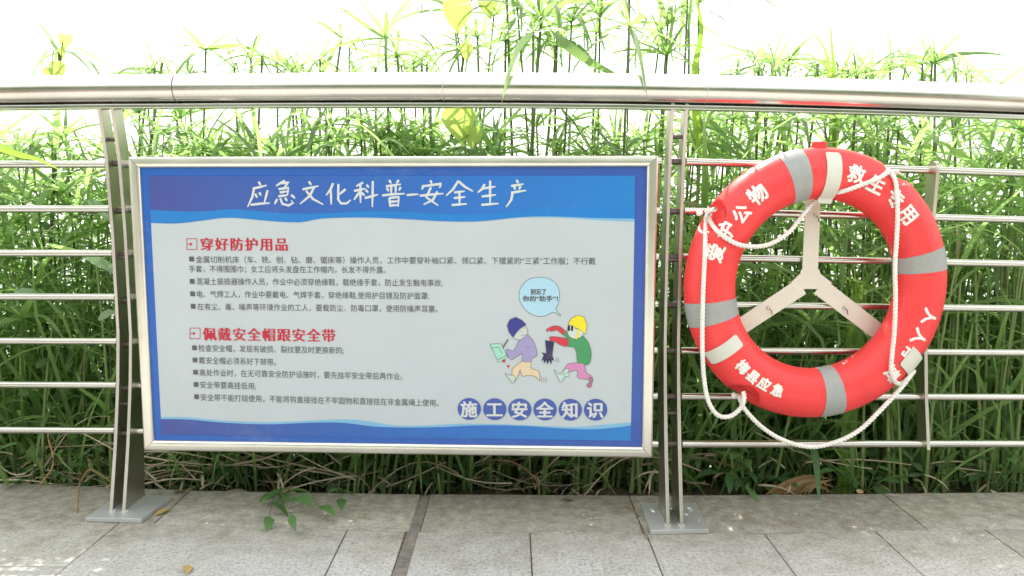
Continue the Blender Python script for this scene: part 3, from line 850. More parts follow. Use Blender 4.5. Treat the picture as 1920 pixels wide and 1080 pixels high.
# rope: three twisted strands
def rope_path(pts):
    out = []
    for u, v, n in pts:
        if n is None:
            n = ND
            for _ in range(5): a, b = RS(u, v, n); n = surf(a, b, .0065)
        a, b = RS(u, v, n)
        out.append(RP(a, b, n))
    return catmull(out, 0.0035)
def rope(pts, name='grab_line', r=0.0062):
    path = rope_path(pts)
    vs_, fs = [], []
    L = 0; nrm = RN.copy()
    frames = []
    for i, p in enumerate(path):
        t = (path[min(i + 1, len(path) - 1)] - path[max(i - 1, 0)]).normalized()
        nrm = (nrm - t * nrm.dot(t)).normalized(); bb_ = t.cross(nrm)
        if i: L += (p - path[i - 1]).length
        frames.append((p, t, nrm.copy(), bb_, L))
    for s in range(3):
        b0 = len(vs_)
        for p, t, n_, bb_, L_ in frames:
            a = 2 * math.pi * (L_ / 0.030 + s / 3)
            c = p + (n_ * math.cos(a) + bb_ * math.sin(a)) * r * .48
            for j in range(6):
                g = 2 * math.pi * j / 6
                vs_.append(c + (n_ * math.cos(g) + bb_ * math.sin(g)) * r * .58)
        for i in range(len(frames) - 1):
            for j in range(6):
                j2 = (j + 1) % 6; fs.append((b0 + i * 6 + j, b0 + i * 6 + j2, b0 + i * 6 + 6 + j2, b0 + i * 6 + 6 + j))
    mesh_obj(name, vs_, fs, M_ROPE, ring, smooth=True)
rope([(1341, 392, .035), (1326, 396, None), (1328, 408, None), (1345, 433, None), (1372, 453, None), (1402, 462, .066), (1440, 459, .045), (1478, 437, .03), (1506, 403, .012), (1530, 376, .0), (1560, 363, .02), (1583, 358, None), (1620, 345, None), (1650, 333, None), (1668, 322, None), (1683, 322, .03)])
rope([(1676, 330, .03), (1670, 322, None), (1680, 345, None), (1683, 400, .069), (1681, 450, .069), (1678, 500, .069), (1679, 560, .069), (1677, 620, .069), (1673, 660, .069), (1671, 695, .068), (1678, 716, None), (1688, 719, None), (1702, 710, .045), (1714, 696, .02)])
rope([(1712, 697, .02), (1702, 712, .04), (1680, 738, .045), (1648, 772, .05), (1612, 806, .05), (1570, 828, .05), (1520, 838, .05), (1470, 826, .05), (1430, 802, .05), (1400, 772, .05), (1389, 752, .035), (1386, 742, .0)])
rope([(1330, 402, .06), (1324, 412, None), (1322, 470, .064), (1319, 530, .060), (1317, 600, .060), (1317, 660, .06), (1320, 710, .05), (1328, 752, .05), (1345, 778, .05), (1368, 781, .05), (1388, 766, .05), (1395, 748, .055), (1394, 735, .045)])
for u, v in ((1325, 400), (1671, 322), (1392, 752)):
    a, b = RS(u, v, .06)
    bm = bmesh.new(); bmesh.ops.create_icosphere(bm, subdivisions=2, radius=.009)
    for v_ in bm.verts: v_.co = v_.co * (1 + .15 * math.sin(v_.co.x * 900 + v_.co.z * 700))
    vs2 = [RP(a, b, surf(a, b, .004)) + v_.co for v_ in bm.verts]; fs2 = [tuple(v_.index for v_ in f_.verts) for f_ in bm.faces]; bm.free()
    mesh_obj('rope_knot', vs2, fs2, M_ROPE, ring, smooth=True)
# holder: three armed steel bracket behind the ring with hooks over it
holder = empty('life_ring_holder', RC, 'cream painted three armed steel holder behind the red life ring', 'bracket')
NB = -0.066
def arm(p_in, p_out, w0, w1, name='arm'):
    a0 = Vector(RS(*p_in, NB)); a1 = Vector(RS(*p_out, NB)); d = (a1 - a0).normalized(); n = Vector((-d.y, d.x))
    q = [a0 + n * w0 / 2, a0 - n * w0 / 2, a1 - n * w1 / 2, a1 + n * w1 / 2]
    mb = MB(); mb.hexa([RP(p.x, p.y, NB - .004) for p in q] + [RP(p.x, p.y, NB) for p in q])
    return mb.obj(name, M_CREAM, holder, bevel=.0015)
arm((1519, 516), (1528, 300), .046, .043)
arm((1504, 537), (1330, 652), .050, .046)
arm((1537, 537), (1712, 672), .050, .046)
hb = [RS(u, v, NB) for u, v in ((1502, 512), (1536, 512), (1556, 528), (1545, 552), (1520, 540), (1498, 552), (1487, 528))]
hb = [RS(u, v, NB) for u, v in ((1503, 505), (1536, 505), (1539, 514), (1560, 530), (1547, 549), (1533, 542), (1508, 542), (1494, 551), (1482, 531), (1500, 514))]
mb = MB(); n_ = len(hb)
mb.add([RP(a, b, NB - .0035) for a, b in hb] + [RP(a, b, NB + .0006) for a, b in hb],
       [tuple(range(n_ - 1, -1, -1)), tuple(range(n_, 2 * n_))] + [(i, (i + 1) % n_, n_ + (i + 1) % n_, n_ + i) for i in range(n_)])
mb.obj('hub', M_CREAM, holder, bevel=.001)
def hook(center_ang, width, x0, x1, tail_in=0.0, rot=0.0, name='hook', mat=None):
    """strap following the tube's front from radial offset x0 (outer) to x1 (inner); x in tube radii"""
    vs_, fs = [], []; n = 22; m = 5
    ca, sa = math.cos(center_ang), math.sin(center_ang)
    er = Vector((math.cos(center_ang + rot), math.sin(center_ang + rot))); et = Vector((-er.y, er.x))
    c0 = Vector((ca, sa)) * RR
    for i in range(n + 1):
        t = i / n; x = lerp(x0, x1, t) * TR
        for j in range(m + 1):
            wj = (j / m - .5) * width
            rc = min(t, 1 - t) * abs(x1 - x0) * TR      # rounded ends
            if rc < .006: wj *= (0.80 + 0.20 * math.sqrt(max(0, 1 - (1 - rc / .006) ** 2)))
            q = c0 + er * x + et * wj
            r = math.hypot(q.x, q.y); xx = (r - RR) / (TR + .004)
            h = (ND + .004) * math.sqrt(max(0.0, 1 - min(1, abs(xx)) ** 2)) if abs(xx) < .93 else (ND + .004) * .367
            vs_.append((q, h))
    out = [RP(q.x, q.y, h) for q, h in vs_] + [RP(q.x, q.y, h - .0028) for q, h in vs_]
    K = len(vs_); W_ = m + 1
    for i in range(n):
        for j in range(m):
            a = i * W_ + j; fs.append((a, a + 1, a + W_ + 1, a + W_)); fs.append((K + a, K + a + W_, K + a + W_ + 1, K + a + 1))
    for i in range(n):
        for j in (0, m): a = i * W_ + j; fs.append((a, a + W_, K + a + W_, K + a))
    for j in range(m):
        for i in (0, n): a = i * W_ + j; fs.append((a, a + 1, K + a + 1, K + a))
    o = mesh_obj(name, out, fs, mat or M_TAPE, holder, smooth=False); shade_angle(o.data, 40); return o
a, b = RS(1563, 340, ND); th = math.atan2(b, a); hook(th, .040, .78, -1.18, rot=R(-1))
a, b = RS(1352, 661, ND); th = math.atan2(b, a); hook(th, .038, .95, -.42, rot=R(6))
a, b = RS(1707, 676, ND * .8); th = math.atan2(b, a); hook(th, .060, .98, .02, rot=R(-2))
for u, v in ((1528, 404), (1440, 577), (1582, 577)):
    a, b = RS(u, v, NB)
    v3, f3 = sweep([RP(a, b, NB - .002), RP(a, b, NB + .005)], circ(.0045, 8), up=Vector((0, 0, 1))); mesh_obj('screw', v3, f3, M_STEEL, holder)
    v3, f3 = sweep([RP(a, b, NB + .004), RP(a + .006, b - .006, NB + .008), RP(a + .010, b - .018, NB + .006)], circ(.0012, 6)); mesh_obj('wire_end', v3, f3, M_BOLT, holder)

# ------------------------------------------------------------------ vegetation
def finish_stuff(name, verts, faces, tint, mat, label):
    """verts (n,3) array, faces (m,k) array, tint per vertex"""
    me = bpy.data.meshes.new(name)
    nv, nf, k = len(verts), len(faces), faces.shape[1]
    me.vertices.add(nv); me.vertices.foreach_set('co', verts.astype(np.float32).ravel())
    me.loops.add(nf * k); me.loops.foreach_set('vertex_index', faces.astype(np.int32).ravel())
    me.polygons.add(nf)
    me.polygons.foreach_set('loop_start', np.arange(0, nf * k, k, dtype=np.int32))
    me.polygons.foreach_set('use_smooth', np.ones(nf, dtype=bool))
    at = me.attributes.new('tint', 'FLOAT', 'POINT'); at.data.foreach_set('value', tint.astype(np.float32))
    me.update(calc_edges=True)
    o = link_mesh(name, me, mat); o['kind'] = 'stuff'; o['label'] = label
    return o
def blades(pos, az, el, L, w, droop, tint, S=6, roll=None, shape='strap'):
    """vectorised arching leaves; returns verts, faces, tint"""
    n = len(pos); t = np.linspace(0, 1, S + 1)
    th = el[:, None] - droop[:, None] * t[None, :] ** 1.3
    ds = L[:, None] / S
    cx = np.cos(th); sz = np.sin(th)
    hx = np.concatenate([np.zeros((n, 1)), np.cumsum((cx[:, :-1] + cx[:, 1:]) / 2, 1)], 1) * ds
    hz = np.concatenate([np.zeros((n, 1)), np.cumsum((sz[:, :-1] + sz[:, 1:]) / 2, 1)], 1) * ds
    if shape == 'strap': prof = np.minimum(1, 0.45 + 3.2 * t) * (1 - t ** 2.6)
    else: prof = np.sin(np.pi * np.clip(t, 0, 1) ** 0.72) ** 0.9
    prof = np.maximum(prof, 0.02)
    W_ = w[:, None] * prof[None, :] / 2
    dirx, diry = np.cos(az)[:, None], np.sin(az)[:, None]
    ctr = np.stack([pos[:, 0:1] + hx * dirx, pos[:, 1:2] + hx * diry, pos[:, 2:3] + hz], -1)
    if roll is None: roll = np.zeros(n)
    cr, sr = np.cos(roll)[:, None], np.sin(roll)[:, None]
    # side vector = horizontal normal rotated by roll about the tangent
    sx, sy = -diry * cr - (-sz * dirx) * 0, dirx * cr
    nx, ny, nz = -sz * dirx, -sz * diry, cx
    side = np.stack([-diry * cr + nx * sr, dirx * cr + ny * sr, nz * sr], -1)
    nor = np.stack([nx, ny, nz], -1)
    keel = -0.18
    a = ctr + side * W_[..., None]; c = ctr - side * W_[..., None]; b = ctr + nor * (W_ * keel)[..., None]
    V = np.stack([a, b, c], 2).reshape(n, -1, 3)          # per leaf (S+1)*3 verts
    per = (S + 1) * 3
    f = []
    for i in range(S):
        for j in range(2):
            q = i * 3 + j; f.append((q, q + 1, q + 4, q + 3))
    f = np.array(f)
    F = (f[None] + (np.arange(n) * per)[:, None, None]).reshape(-1, 4)
    return V.reshape(-1, 3), F, np.repeat(tint, per)
def tubes(p0, p1, r0, r1, bow, tint, S=4, K=5):
    n = len(p0); t = np.linspace(0, 1, S + 1)
    ctr = p0[:, None] * (1 - t)[None, :, None] + p1[:, None] * t[None, :, None] + bow[:, None] * (np.sin(np.pi * t) )[None, :, None]
    tan = (p1 - p0); tan /= np.linalg.norm(tan, axis=1)[:, None]
    ref = np.where(np.abs(tan[:, 2:3]) > .8, np.array([[1., 0, 0]]), np.array([[0, 0, 1.]]))
    s = np.cross(tan, ref); s /= np.linalg.norm(s, axis=1)[:, None]; u = np.cross(s, tan)
    r = r0[:, None] * (1 - t)[None] + r1[:, None] * t[None]
    g = np.arange(K) * 2 * np.pi / K
    ring_ = s[:, None, None] * np.cos(g)[None, None, :, None] + u[:, None, None] * np.sin(g)[None, None, :, None]
    V = ctr[:, :, None] + ring_ * r[:, :, None, None]
    per = (S + 1) * K
    f = []
    for i in range(S):
        for j in range(K):
            j2 = (j + 1) % K; f.append((i * K + j, i * K + j2, (i + 1) * K + j2, (i + 1) * K + j))
    F = (np.array(f)[None] + (np.arange(n) * per)[:, None, None]).reshape(-1, 4)
    return V.reshape(-1, 3), F, np.repeat(tint, per)
def join(parts):
    V, F, Tn, k = [], [], [], 0
    for v, f, t in parts: V.append(v); F.append(f + k); Tn.append(t); k += len(v)
    return np.concatenate(V), np.concatenate(F), np.concatenate(Tn)
U = lambda a, b, n: rng.uniform(a, b, n)
def ground_z(y): return np.interp(y, [2.30, 2.42, 2.6, 2.85, 3.2, 3.6, 4.0, 4.5, 5.2], [-0.06, -0.05, -0.07, -0.12, -0.22, -0.45, -0.8, -1.3, -2.1])

def thicket(name, x0, x1, y0, y1, n, topz, lowz, label, leaves=(11, 22), Lr=(.18, .38), wr=(.010, .022), bias=1.0, lean=.12):
    ux = U(x0, x1, n); yy = y0 + (y1 - y0) * rng.random(n) ** 1.1
    X = ux * yy / 2.3                                      # spread widens with distance like the view does
    hi = np.array([topz(x) for x in ux]) ; tz = lowz + (hi - lowz) * rng.random(n) ** bias
    gz = ground_z(yy) - .02
    top = np.stack([X + rng.normal(0, lean, n), yy + rng.normal(0, lean * .6, n), tz], -1)
    lean_out = 0
    bot = np.stack([X, yy, gz], -1)
    top[:, 1] = np.maximum(top[:, 1], 2.43)
    bow = np.stack([rng.normal(0, .02, n), rng.normal(0, .02, n), np.zeros(n)], -1)
    tint = rng.random(n)
    parts = [tubes(bot, top, U(.0035, .006, n), U(.0018, .003, n), bow, tint)]
    cnt = rng.integers(leaves[0], leaves[1], n)
    idx = np.repeat(np.arange(n), cnt); m = len(idx)
    az = np.concatenate([(np.arange(c) / c + rng.random()) * 2 * np.pi for c in cnt]) + rng.normal(0, .15, m)
    sc_ = U(.55, 1.3, n)[idx]
    parts.append(blades(top[idx], az, U(.05, .9, m), U(*Lr, m) * sc_, U(*wr, m), U(.5, 1.9, m), np.clip(tint[idx] * .6 + rng.random(m) * .4, 0, 1), roll=rng.normal(0, .35, m)))
    V, F, Tn = join(parts)
    # nothing pokes through the board or the pavement: keep everything behind the fence
    V[:, 1] = np.maximum(V[:, 1], 2.335 + 0.03 * np.sin(V[:, 0] * 40) * 0)
    return finish_stuff(name, V, F, Tn, M_SEDGE, label)
def topA(x): return interp(x, [-1.7, -1.1, -.6, -.2, 0, .3, .5, 1.0, 1.7], [1.14, 1.20, 1.18, 1.12, 1.00, 1.04, 1.24, 1.26, 1.22])
thicket('sedge_thicket', -2.4, 2.5, 2.5, 3.0, 217, lambda x: topA(x) - .06, .05, 'dense green umbrella sedge thicket close behind the railing bars')
thicket('sedge_thicket', -2.4, 2.5, 2.95, 3.45, 332, lambda x: topA(x) + .02, -.1, 'dense green umbrella sedge thicket further down the river bank', bias=.8)
# low leafy ground cover and undergrowth
def cover(name, n, y0, y1, z0, z1, Lr, wr, label, mat, xr=(-2.4, 2.5)):
    ux = U(*xr, n); yy = U(y0, y1, n); X = ux * yy / 2.3
    z = ground_z(yy) + z0 + (z1 - z0) * rng.random(n) ** 1.5
    v, f, t = blades(np.stack([X, yy, z], -1), U(0, 2 * np.pi, n), U(-.2, 1.0, n), U(*Lr, n), U(*wr, n), U(.3, 1.6, n), rng.random(n), S=4, roll=rng.normal(0, .5, n), shape='ovate')
    v[:, 1] = np.maximum(v[:, 1], 2.34)
    return finish_stuff(name, v, f, t, mat, label)
def strewn(name, n, y0, y1, z0, ztop, Lr, wr, el, droop, label, xr=(-2.4, 2.5), base=False):
    ux = U(*xr, n); yy = U(y0, y1, n); X = ux * yy / 2.3
    zt = np.array([ztop(x) for x in ux]); z = ground_z(yy) if base else z0 + (zt - z0) * rng.random(n)
    v, f, t = blades(np.stack([X, yy, z], -1), U(0, 2 * np.pi, n), U(*el, n), U(*Lr, n), U(*wr, n), U(*droop, n), rng.random(n), S=7, roll=rng.normal(0, .45, n))
    v[:, 1] = np.maximum(v[:, 1], 2.335)
    return finish_stuff(name, v, f, t, M_SEDGE, label)
strewn('sedge_leaves', 3000, 2.5, 3.0, 0.12, lambda x: topA(x) - .12, (.22, .50), (.010, .022), (-.4, 1.4), (.4, 1.8), 'loose arching sedge leaves filling the front of the thicket')
strewn('sedge_leaves', 3200, 2.95, 3.4, -.1, lambda x: topA(x) - .16, (.22, .50), (.012, .024), (-.4, 1.4), (.4, 1.8), 'loose arching sedge leaves filling the back of the thicket')
strewn('basal_leaves', 450, 2.42, 2.6, 0, topA, (.2, .6), (.007, .016), (1.0, 1.5), (.2, 1.9), 'fine green grass growing along the back edge of the paving', base=True)
strewn('basal_leaves', 1700, 2.5, 3.2, 0, topA, (.35, .95), (.010, .024), (1.15, 1.55), (.2, 1.5), 'long upright grassy leaves growing from the bed', base=True)
v0 = M_SEDGE
M_SEDGE = M_DRY
strewn('dry_leaves', 260, 2.5, 3.2, -.05, lambda x: topA(x) - .25, (.12, .30), (.008, .018), (-1.2, .6), (.2, 1.2), 'faded straw coloured leaves caught among the green sedges')
M_SEDGE = v0
cover('undergrowth', 6500, 2.42, 3.3, .0, .42, (.03, .08), (.015, .035), 'low dark broad leaved undergrowth at the foot of the sedges', M_BROAD)
cover('undergrowth', 3500, 2.6, 3.6, .3, .95, (.05, .12), (.015, .04), 'mixed broad leaves scattered through the green thicket', M_BROAD, )
cover('undergrowth', 2600, 2.9, 3.6, .1, .75, (.06, .12), (.02, .045), 'deep broad leaved undergrowth behind the life ring', M_BROAD, (.45, 1.9))
cover('undergrowth', 1500, 2.9, 3.6, .0, .5, (.06, .12), (.02, .045), 'deep broad leaved undergrowth behind the notice board', M_BROAD, (-.9, .45))
# upright green stems near the front
def upright(name, u0, u1, n, y0, y1, z1, label, r=(.004, .007)):
    yy = U(y0, y1, n); X = U(u0, u1, n) * yy / 2.3; gz = ground_z(yy) - .02
    p0 = np.stack([X, yy, gz], -1); p1 = np.stack([X + rng.normal(0, .06, n) + .04, yy + U(0, .2, n), U(z1 * .7, z1, n)], -1)
    v, f, t = tubes(p0, p1, U(*r, n), U(*r, n) * .5, np.stack([rng.normal(0, .012, n), np.zeros(n), np.zeros(n)], -1), U(.4, 1, n), S=5, K=6)
    finish_stuff(name, v, f, t, M_STEM, label)
upright('sedge_stems', -1.9, 1.9, 130, 2.42, 3.0, .8, 'upright green sedge stems scattered along the bed')
upright('sedge_stems', 1.1, 1.6, 80, 2.45, 2.9, .85, 'packed upright green stems at the right end of the bed', (.005, .009))
upright('sedge_stems', -.9, -.3, 34, 2.42, 2.6, .6, 'upright green stems under the left half of the board', (.004, .007))
upright('sedge_stems', -.02, .45, 60, 2.42, 2.7, .6, 'upright green stems under the right half of the board', (.005, .009))
# dry stalks lying along the edge
def litter():
    n = 160
    ux = np.concatenate([U(-1.75, -.75, 90), U(-.75, .45, 60), U(.5, 1.6, 10)])
    yy = U(2.38, 2.62, n); X = ux * yy / 2.3
    a = rng.normal(0, .5, n) + np.where(rng.random(n) < .5, 0, math.pi)
    L = U(.10, .42, n)
    z0 = U(-.03, .10, n); p0 = np.stack([X, yy, z0], -1)
    p1 = p0 + np.stack([np.cos(a) * L, np.sin(a) * L * .25, rng.normal(.02, .09, n)], -1)
    p1[:, 2] = np.clip(p1[:, 2], -.02, .24); p1[:, 1] = np.maximum(p1[:, 1], 2.36)
    v, f, t = tubes(p0, p1, U(.0012, .0046, n), U(.0008, .0024, n), np.stack([np.zeros(n), np.zeros(n), rng.normal(.01, .035, n)], -1), rng.random(n), S=6, K=4)
    k = 260; bx = U(-1.7, 1.6, k); by = U(2.36, 2.6, k)
    v2, f2, t2 = blades(np.stack([bx * by / 2.3, by, U(-.03, .06, k)], -1), U(0, 6.28, k), U(-.2, .5, k), U(.05, .16, k), U(.004, .012, k), U(.2, 1.2, k), rng.random(k), roll=rng.normal(0, .6, k))
    V, F, Tn = join([(v, f, t), (v2, f2, t2)])
    V[:, 1] = np.maximum(V[:, 1], 2.33)
    finish_stuff('dry_stalk_litter', V, F, Tn, M_DRY, 'tangle of brown dry stalks along the back edge of the paving')
litter()

# ---- single plants
def leaf_mesh(name, L, w, el, droop, mat, S=7, shape='strap', keel=True):
    v, f, t = blades(np.array([[0., 0, 0]]), np.array([0.]), np.array([el]), np.array([L]), np.array([w]), np.array([droop]), np.array([.5]), S=S, shape=shape)
    me = bpy.data.meshes.new(name); me.from_pydata(v.tolist(), [], f.tolist()); me.polygons.foreach_set('use_smooth', [True] * len(me.polygons))
    me.materials.append(mat); return me
SEDGE_LEAVES = [leaf_mesh('leaf', L, w, el, dr, M_SEDGE_I) for L, w, el, dr in
                ((.29, .016, .35, 1.3), (.33, .019, .15, 1.4), (.25, .013, .7, .9), (.28, .018, .5, 2.1), (.34, .015, .0, 1.0), (.20, .014, .9, .5))]
def stem_mesh_obj(parent, p0, p1, r0, r1, mat, name='stem', bow=0.0):
    path = [Vector(p0).lerp(Vector(p1), i / 6) + Vector((bow * math.sin(math.pi * i / 6), 0, 0)) for i in range(7)]
    v, f = sweep(path, circ(1, 6), scale=[lerp(r0, r1, i / 6) for i in range(7)])
    return mesh_obj(name, v, f, mat, parent, smooth=True)
def sedge(u, v, Y, size=1.0, nl=18, label=None, group=None, lean=None, up=0.0, r=.0034, meshes=SEDGE_LEAVES, extra=None, stemmat=None):
    top = P(u, v, Y); lean = random.uniform(-.09, .09) if lean is None else lean
    yb = max(2.5, Y + random.uniform(-.05, .12)); base = Vector((top.x + lean, yb, float(ground_z(yb)) - .01))
    t = empty('umbrella_sedge', base, label, 'sedge plant', group)
    stem_mesh_obj(t, base, top, r * 1.6, r, stemmat or M_STEM_I, bow=random.uniform(-.02, .02))
    off = top - base; a0 = random.random() * 6.28
    for i in range(nl):
        me = random.choice(meshes)
        o = bpy.data.objects.new('leaf', me); COL.objects.link(o); o.parent = t; o.location = off
        o.rotation_euler = (random.gauss(0, .35), -up + random.gauss(0, .22), a0 + i * 6.283 / nl + random.gauss(0, .12))
        s = size * random.uniform(.7, 1.12); o.scale = (s, s * random.uniform(.8, 1.1), s)
    return t, top
gh = 'sedge heads standing above the handrail'
HEADS = [ # u, v, Y, size, leaves
 (112, 98, 2.75, 1.0, 14), (232, 152, 3.1, .8, 14), (262, 140, 3.2, .7, 14), (290, 128, 3.0, .75, 14), (318, 146, 3.2, .7, 14), (352, 140, 2.9, .7, 14), (386, 92, 2.8, 1.0, 12),
 (440, 128, 3.0, .8, 14), (470, 112, 3.0, .9, 14), (492, 105, 2.9, .8, 16), (520, 120, 3.1, .8, 14), (545, 130, 3.0, .7, 12), (600, 110, 3.0, 1.0, 12), (640, 70, 2.9, .8, 12), (655, 90, 3.1, .7, 12),
 (722, 72, 2.75, 1.15, 20), (745, 105, 3.0, .8, 18), (775, 120, 3.1, .7, 16), (800, 122, 3.2, .6, 14), (872, 92, 2.8, 1.0, 18), (895, 70, 3.0, .9, 14),
 (948, 75, 2.8, 1.1, 16), (1015, 35, 2.6, 1.35, 22), (1072, 40, 2.7, 1.2, 20), (1125, 32, 2.8, 1.2, 18), (1050, 12, 2.9, 1.1, 16), (1010, 70, 2.9, 1.0, 14),
 (1118, 60, 3.0, .9, 12), (1252, 46, 2.8, 1.2, 14), (1310, 4, 2.65, 1.2, 14), (1290, -20, 2.8, 1.2, 12), (1180, -15, 2.8, 1.2, 14), (950, -12, 2.8, 1.0, 12), (1415, 108, 3.0, .9, 12), (1448, 122, 2.9, .9, 16), (1480, 112, 3.0, .8, 14),
 (1452, 118, 2.8, .7, 12), (1635, 138, 3.1, .8, 14), (1670, 120, 3.0, .9, 18), (1700, 112, 3.1, .9, 14), (1748, 118, 2.8, 1.0, 20), (1745, 150, 2.9, .9, 14), (1792, 135, 3.1, .7, 16), (1812, 140, 3.2, .6, 12), (1382, 130, 3.2, .8, 12)]
ONES = ['', 'first', 'second', 'third', 'fourth', 'fifth', 'sixth', 'seventh', 'eighth', 'ninth', 'tenth', 'eleventh', 'twelfth', 'thirteenth', 'fourteenth', 'fifteenth', 'sixteenth', 'seventeenth', 'eighteenth', 'nineteenth']
TENS = {2: ('twentieth', 'twenty'), 3: ('thirtieth', 'thirty'), 4: ('fortieth', 'forty'), 5: ('fiftieth', 'fifty')}
def ordinal(n):
    if n < 20: return ONES[n]
    return TENS[n // 10][0] if n % 10 == 0 else TENS[n // 10][1] + '-' + ONES[n % 10]
ORD = [ordinal(i) for i in range(1, 60)]
def area(u, v):
    if 940 < u < 1140: return 2
    return 0 if u < 560 else 3 if u > 1340 else 1
AREA = ['small sedge head above the left of the handrail', 'sedge head above the board outside the big cluster', 'tall sedge head in the big central cluster', 'sedge head above the handrail over the life ring']
AG = ['sedge heads above the left of the handrail', 'sedge heads above the middle of the handrail', 'tall sedge heads at the centre', 'sedge heads above the right of the handrail']
random.seed(21)
for (ua, ub, va, vb, n_, sa, sb) in ((225, 560, 118, 150, 6, .6, .85), (600, 830, 100, 150, 7, .6, .95), (850, 1160, 15, 100, 5, 1.0, 1.3), (1360, 1830, 118, 155, 15, .6, .95), (1230, 1345, 5, 120, 3, .8, 1.1)):
    for _ in range(n_): HEADS.append((random.uniform(ua, ub), random.uniform(va, vb), random.uniform(2.65, 3.2), random.uniform(sa, sb), random.randint(9, 15)))
HEADS.sort()
seen = [0] * 4
for i, (u, v, Y, s, nl) in enumerate(HEADS):
    k = area(u, v); lab = AREA[k] + ', ' + ORD[seen[k]] + ' from the left'; seen[k] += 1
    sedge(u, v, Y, s * .88, nl, lab, AG[k], up=0.12 if i % 3 else -.1, r=random.uniform(.003, .0048), lean=random.gauss(0, .12))
# foreground heads seen between the bars (single plants)
for i in range(64):
    u = random.uniform(10, 1910)
    v = random.choice([random.uniform(225, 300), random.uniform(300, 620)])
    if 250 < u < 1225: v = random.uniform(228, 300)
    Y = random.uniform(2.62, 2.85)
    left = u < 250; mid = 250 <= u <= 1225
    lab = ('green umbrella sedge behind the bars left of the notice board' if left else
           'green umbrella sedge between the handrail and the top of the notice board' if mid else
           'green umbrella sedge behind the bars around the life ring')
    g = 'sedges left of the board' if left else 'sedges above the board' if mid else 'sedges behind the life ring'
    sedge(u, v, Y, random.uniform(.7, 1.0), 16, lab, g, r=.003)

# free leaf through measured points
def path_leaf(parent, pts, w, mat, name='leaf', tip=True, keel=.15):
    path = catmull(pts, .02); n = len(path); vs_, fs = [], []
    for i, p in enumerate(path):
        t = (path[min(i + 1, n - 1)] - path[max(i - 1, 0)]).normalized()
        s = t.cross(Vector((0, 1, 0)));
        if s.length < .01: s = Vector((1, 0, 0))
        s.normalize(); q = i / (n - 1)
        ww = w * min(1, .3 + 3 * q) * (1 - q ** 2.2) / 2 + .0003
        vs_ += [p + s * ww, p + Vector((0, -1, 0)) * ww * keel, p - s * ww]
    for i in range(n - 1):
        for j in range(2): fs.append((3 * i + j, 3 * i + j + 1, 3 * i + j + 4, 3 * i + j + 3))
    return mesh_obj(name, vs_, fs, mat, parent, smooth=True)
t, top = sedge(1000, 60, 2.36, .75, 7, 'tall sedge with one leaf drooping in front of the handrail', None, lean=.02)
path_leaf(t, [P(1000, 60, 2.36), P(975, 85, 2.22), P(958, 125, 2.13), P(948, 160, 2.09), P(940, 198, 2.085)], .02, M_SEDGE_I)
t, top = sedge(1180, 50, 2.36, .8, 9, 'slender sedge with a curved leaf tip hanging over the handrail', None, lean=.03)
path_leaf(t, [P(1180, 50, 2.36), P(1192, 75, 2.22), P(1202, 115, 2.12), P(1208, 150, 2.08), P(1213, 180, 2.075)], .018, M_SEDGE_I)
path_leaf(t, [P(1040, 62, 2.36), P(1070, 90, 2.3), P(1110, 118, 2.28), P(1150, 138, 2.27), P(1178, 146, 2.26)], .03, M_SEDGE_I)
# broad blade crossing the top left bar
t = empty('broad_blade_grass', P(-60, 330, 2.42) * 1.0, 'broad bright green blade lying over the upper left bar', 'grass blade')
path_leaf(t, [P(-70, 250, 2.36), P(-20, 268, 2.26), P(30, 288, 2.22), P(75, 300, 2.20), P(118, 322, 2.20)], .026, M_BRIGHT)
stem_mesh_obj(t, (P(-70, 250, 2.36).x, 2.5, -.06), P(-70, 250, 2.36), .004, .003, M_STEM_I)
# three erect blades at the right above the handrail
t = empty('upright_grass', Vector((P(1560, 150, 2.7).x, 2.7, float(ground_z(2.7)))), 'three long pointed upright blades above the handrail over the life ring', 'grass plant')
for a, b_, c in (((1558, 160), (1545, 90), (1508, 45)), ((1565, 160), (1560, 90), (1557, 18)), ((1575, 160), (1590, 110), (1612, 55))):
    path_leaf(t, [P(1563, 330, 2.7), P(*a, 2.7), P(*b_, 2.7), P(*c, 2.7)], .018, M_BRIGHT)
stem_mesh_obj(t, t.location, P(1563, 330, 2.7), .006, .004, M_STEM_I)
# thick bright reed at the right of the centre
t = empty('thick_reed', Vector((P(1300, 150, 2.55).x, 2.6, float(ground_z(2.6)))), 'thick bright green reed blade rising past the handrail above the right post', 'grass plant')
path_leaf(t, [P(1312, 300, 2.6), P(1302, 150, 2.55), P(1315, 60, 2.55), P(1308, 10, 2.55), P(1300, -40, 2.55)], .026, M_BRIGHT, name='blade')
stem_mesh_obj(t, t.location, P(1312, 300, 2.6), .007, .005, M_STEM_I)
# yellow green strap leaves seen through the ring
t = empty('strap_leaf_tuft', Vector((P(1600, 600, 2.43).x, 2.44, float(ground_z(2.44)))), 'yellow green tuft of upright strap leaves seen through the life ring', 'grass plant')
bt = t.location
for u1, v1, u2 in ((1572, 505, 1590), (1590, 500, 1598), (1602, 478, 1604), (1632, 492, 1612), (1660, 500, 1620), (1618, 520, 1609)):
    path_leaf(t, [bt + Vector((random.uniform(-.02, .02), 0, 0)), P(u2, 570, 2.43), P((u1 + u2) / 2, (v1 + 570) / 2, 2.43), P(u1, v1, 2.41)], .022, M_BRIGHT)

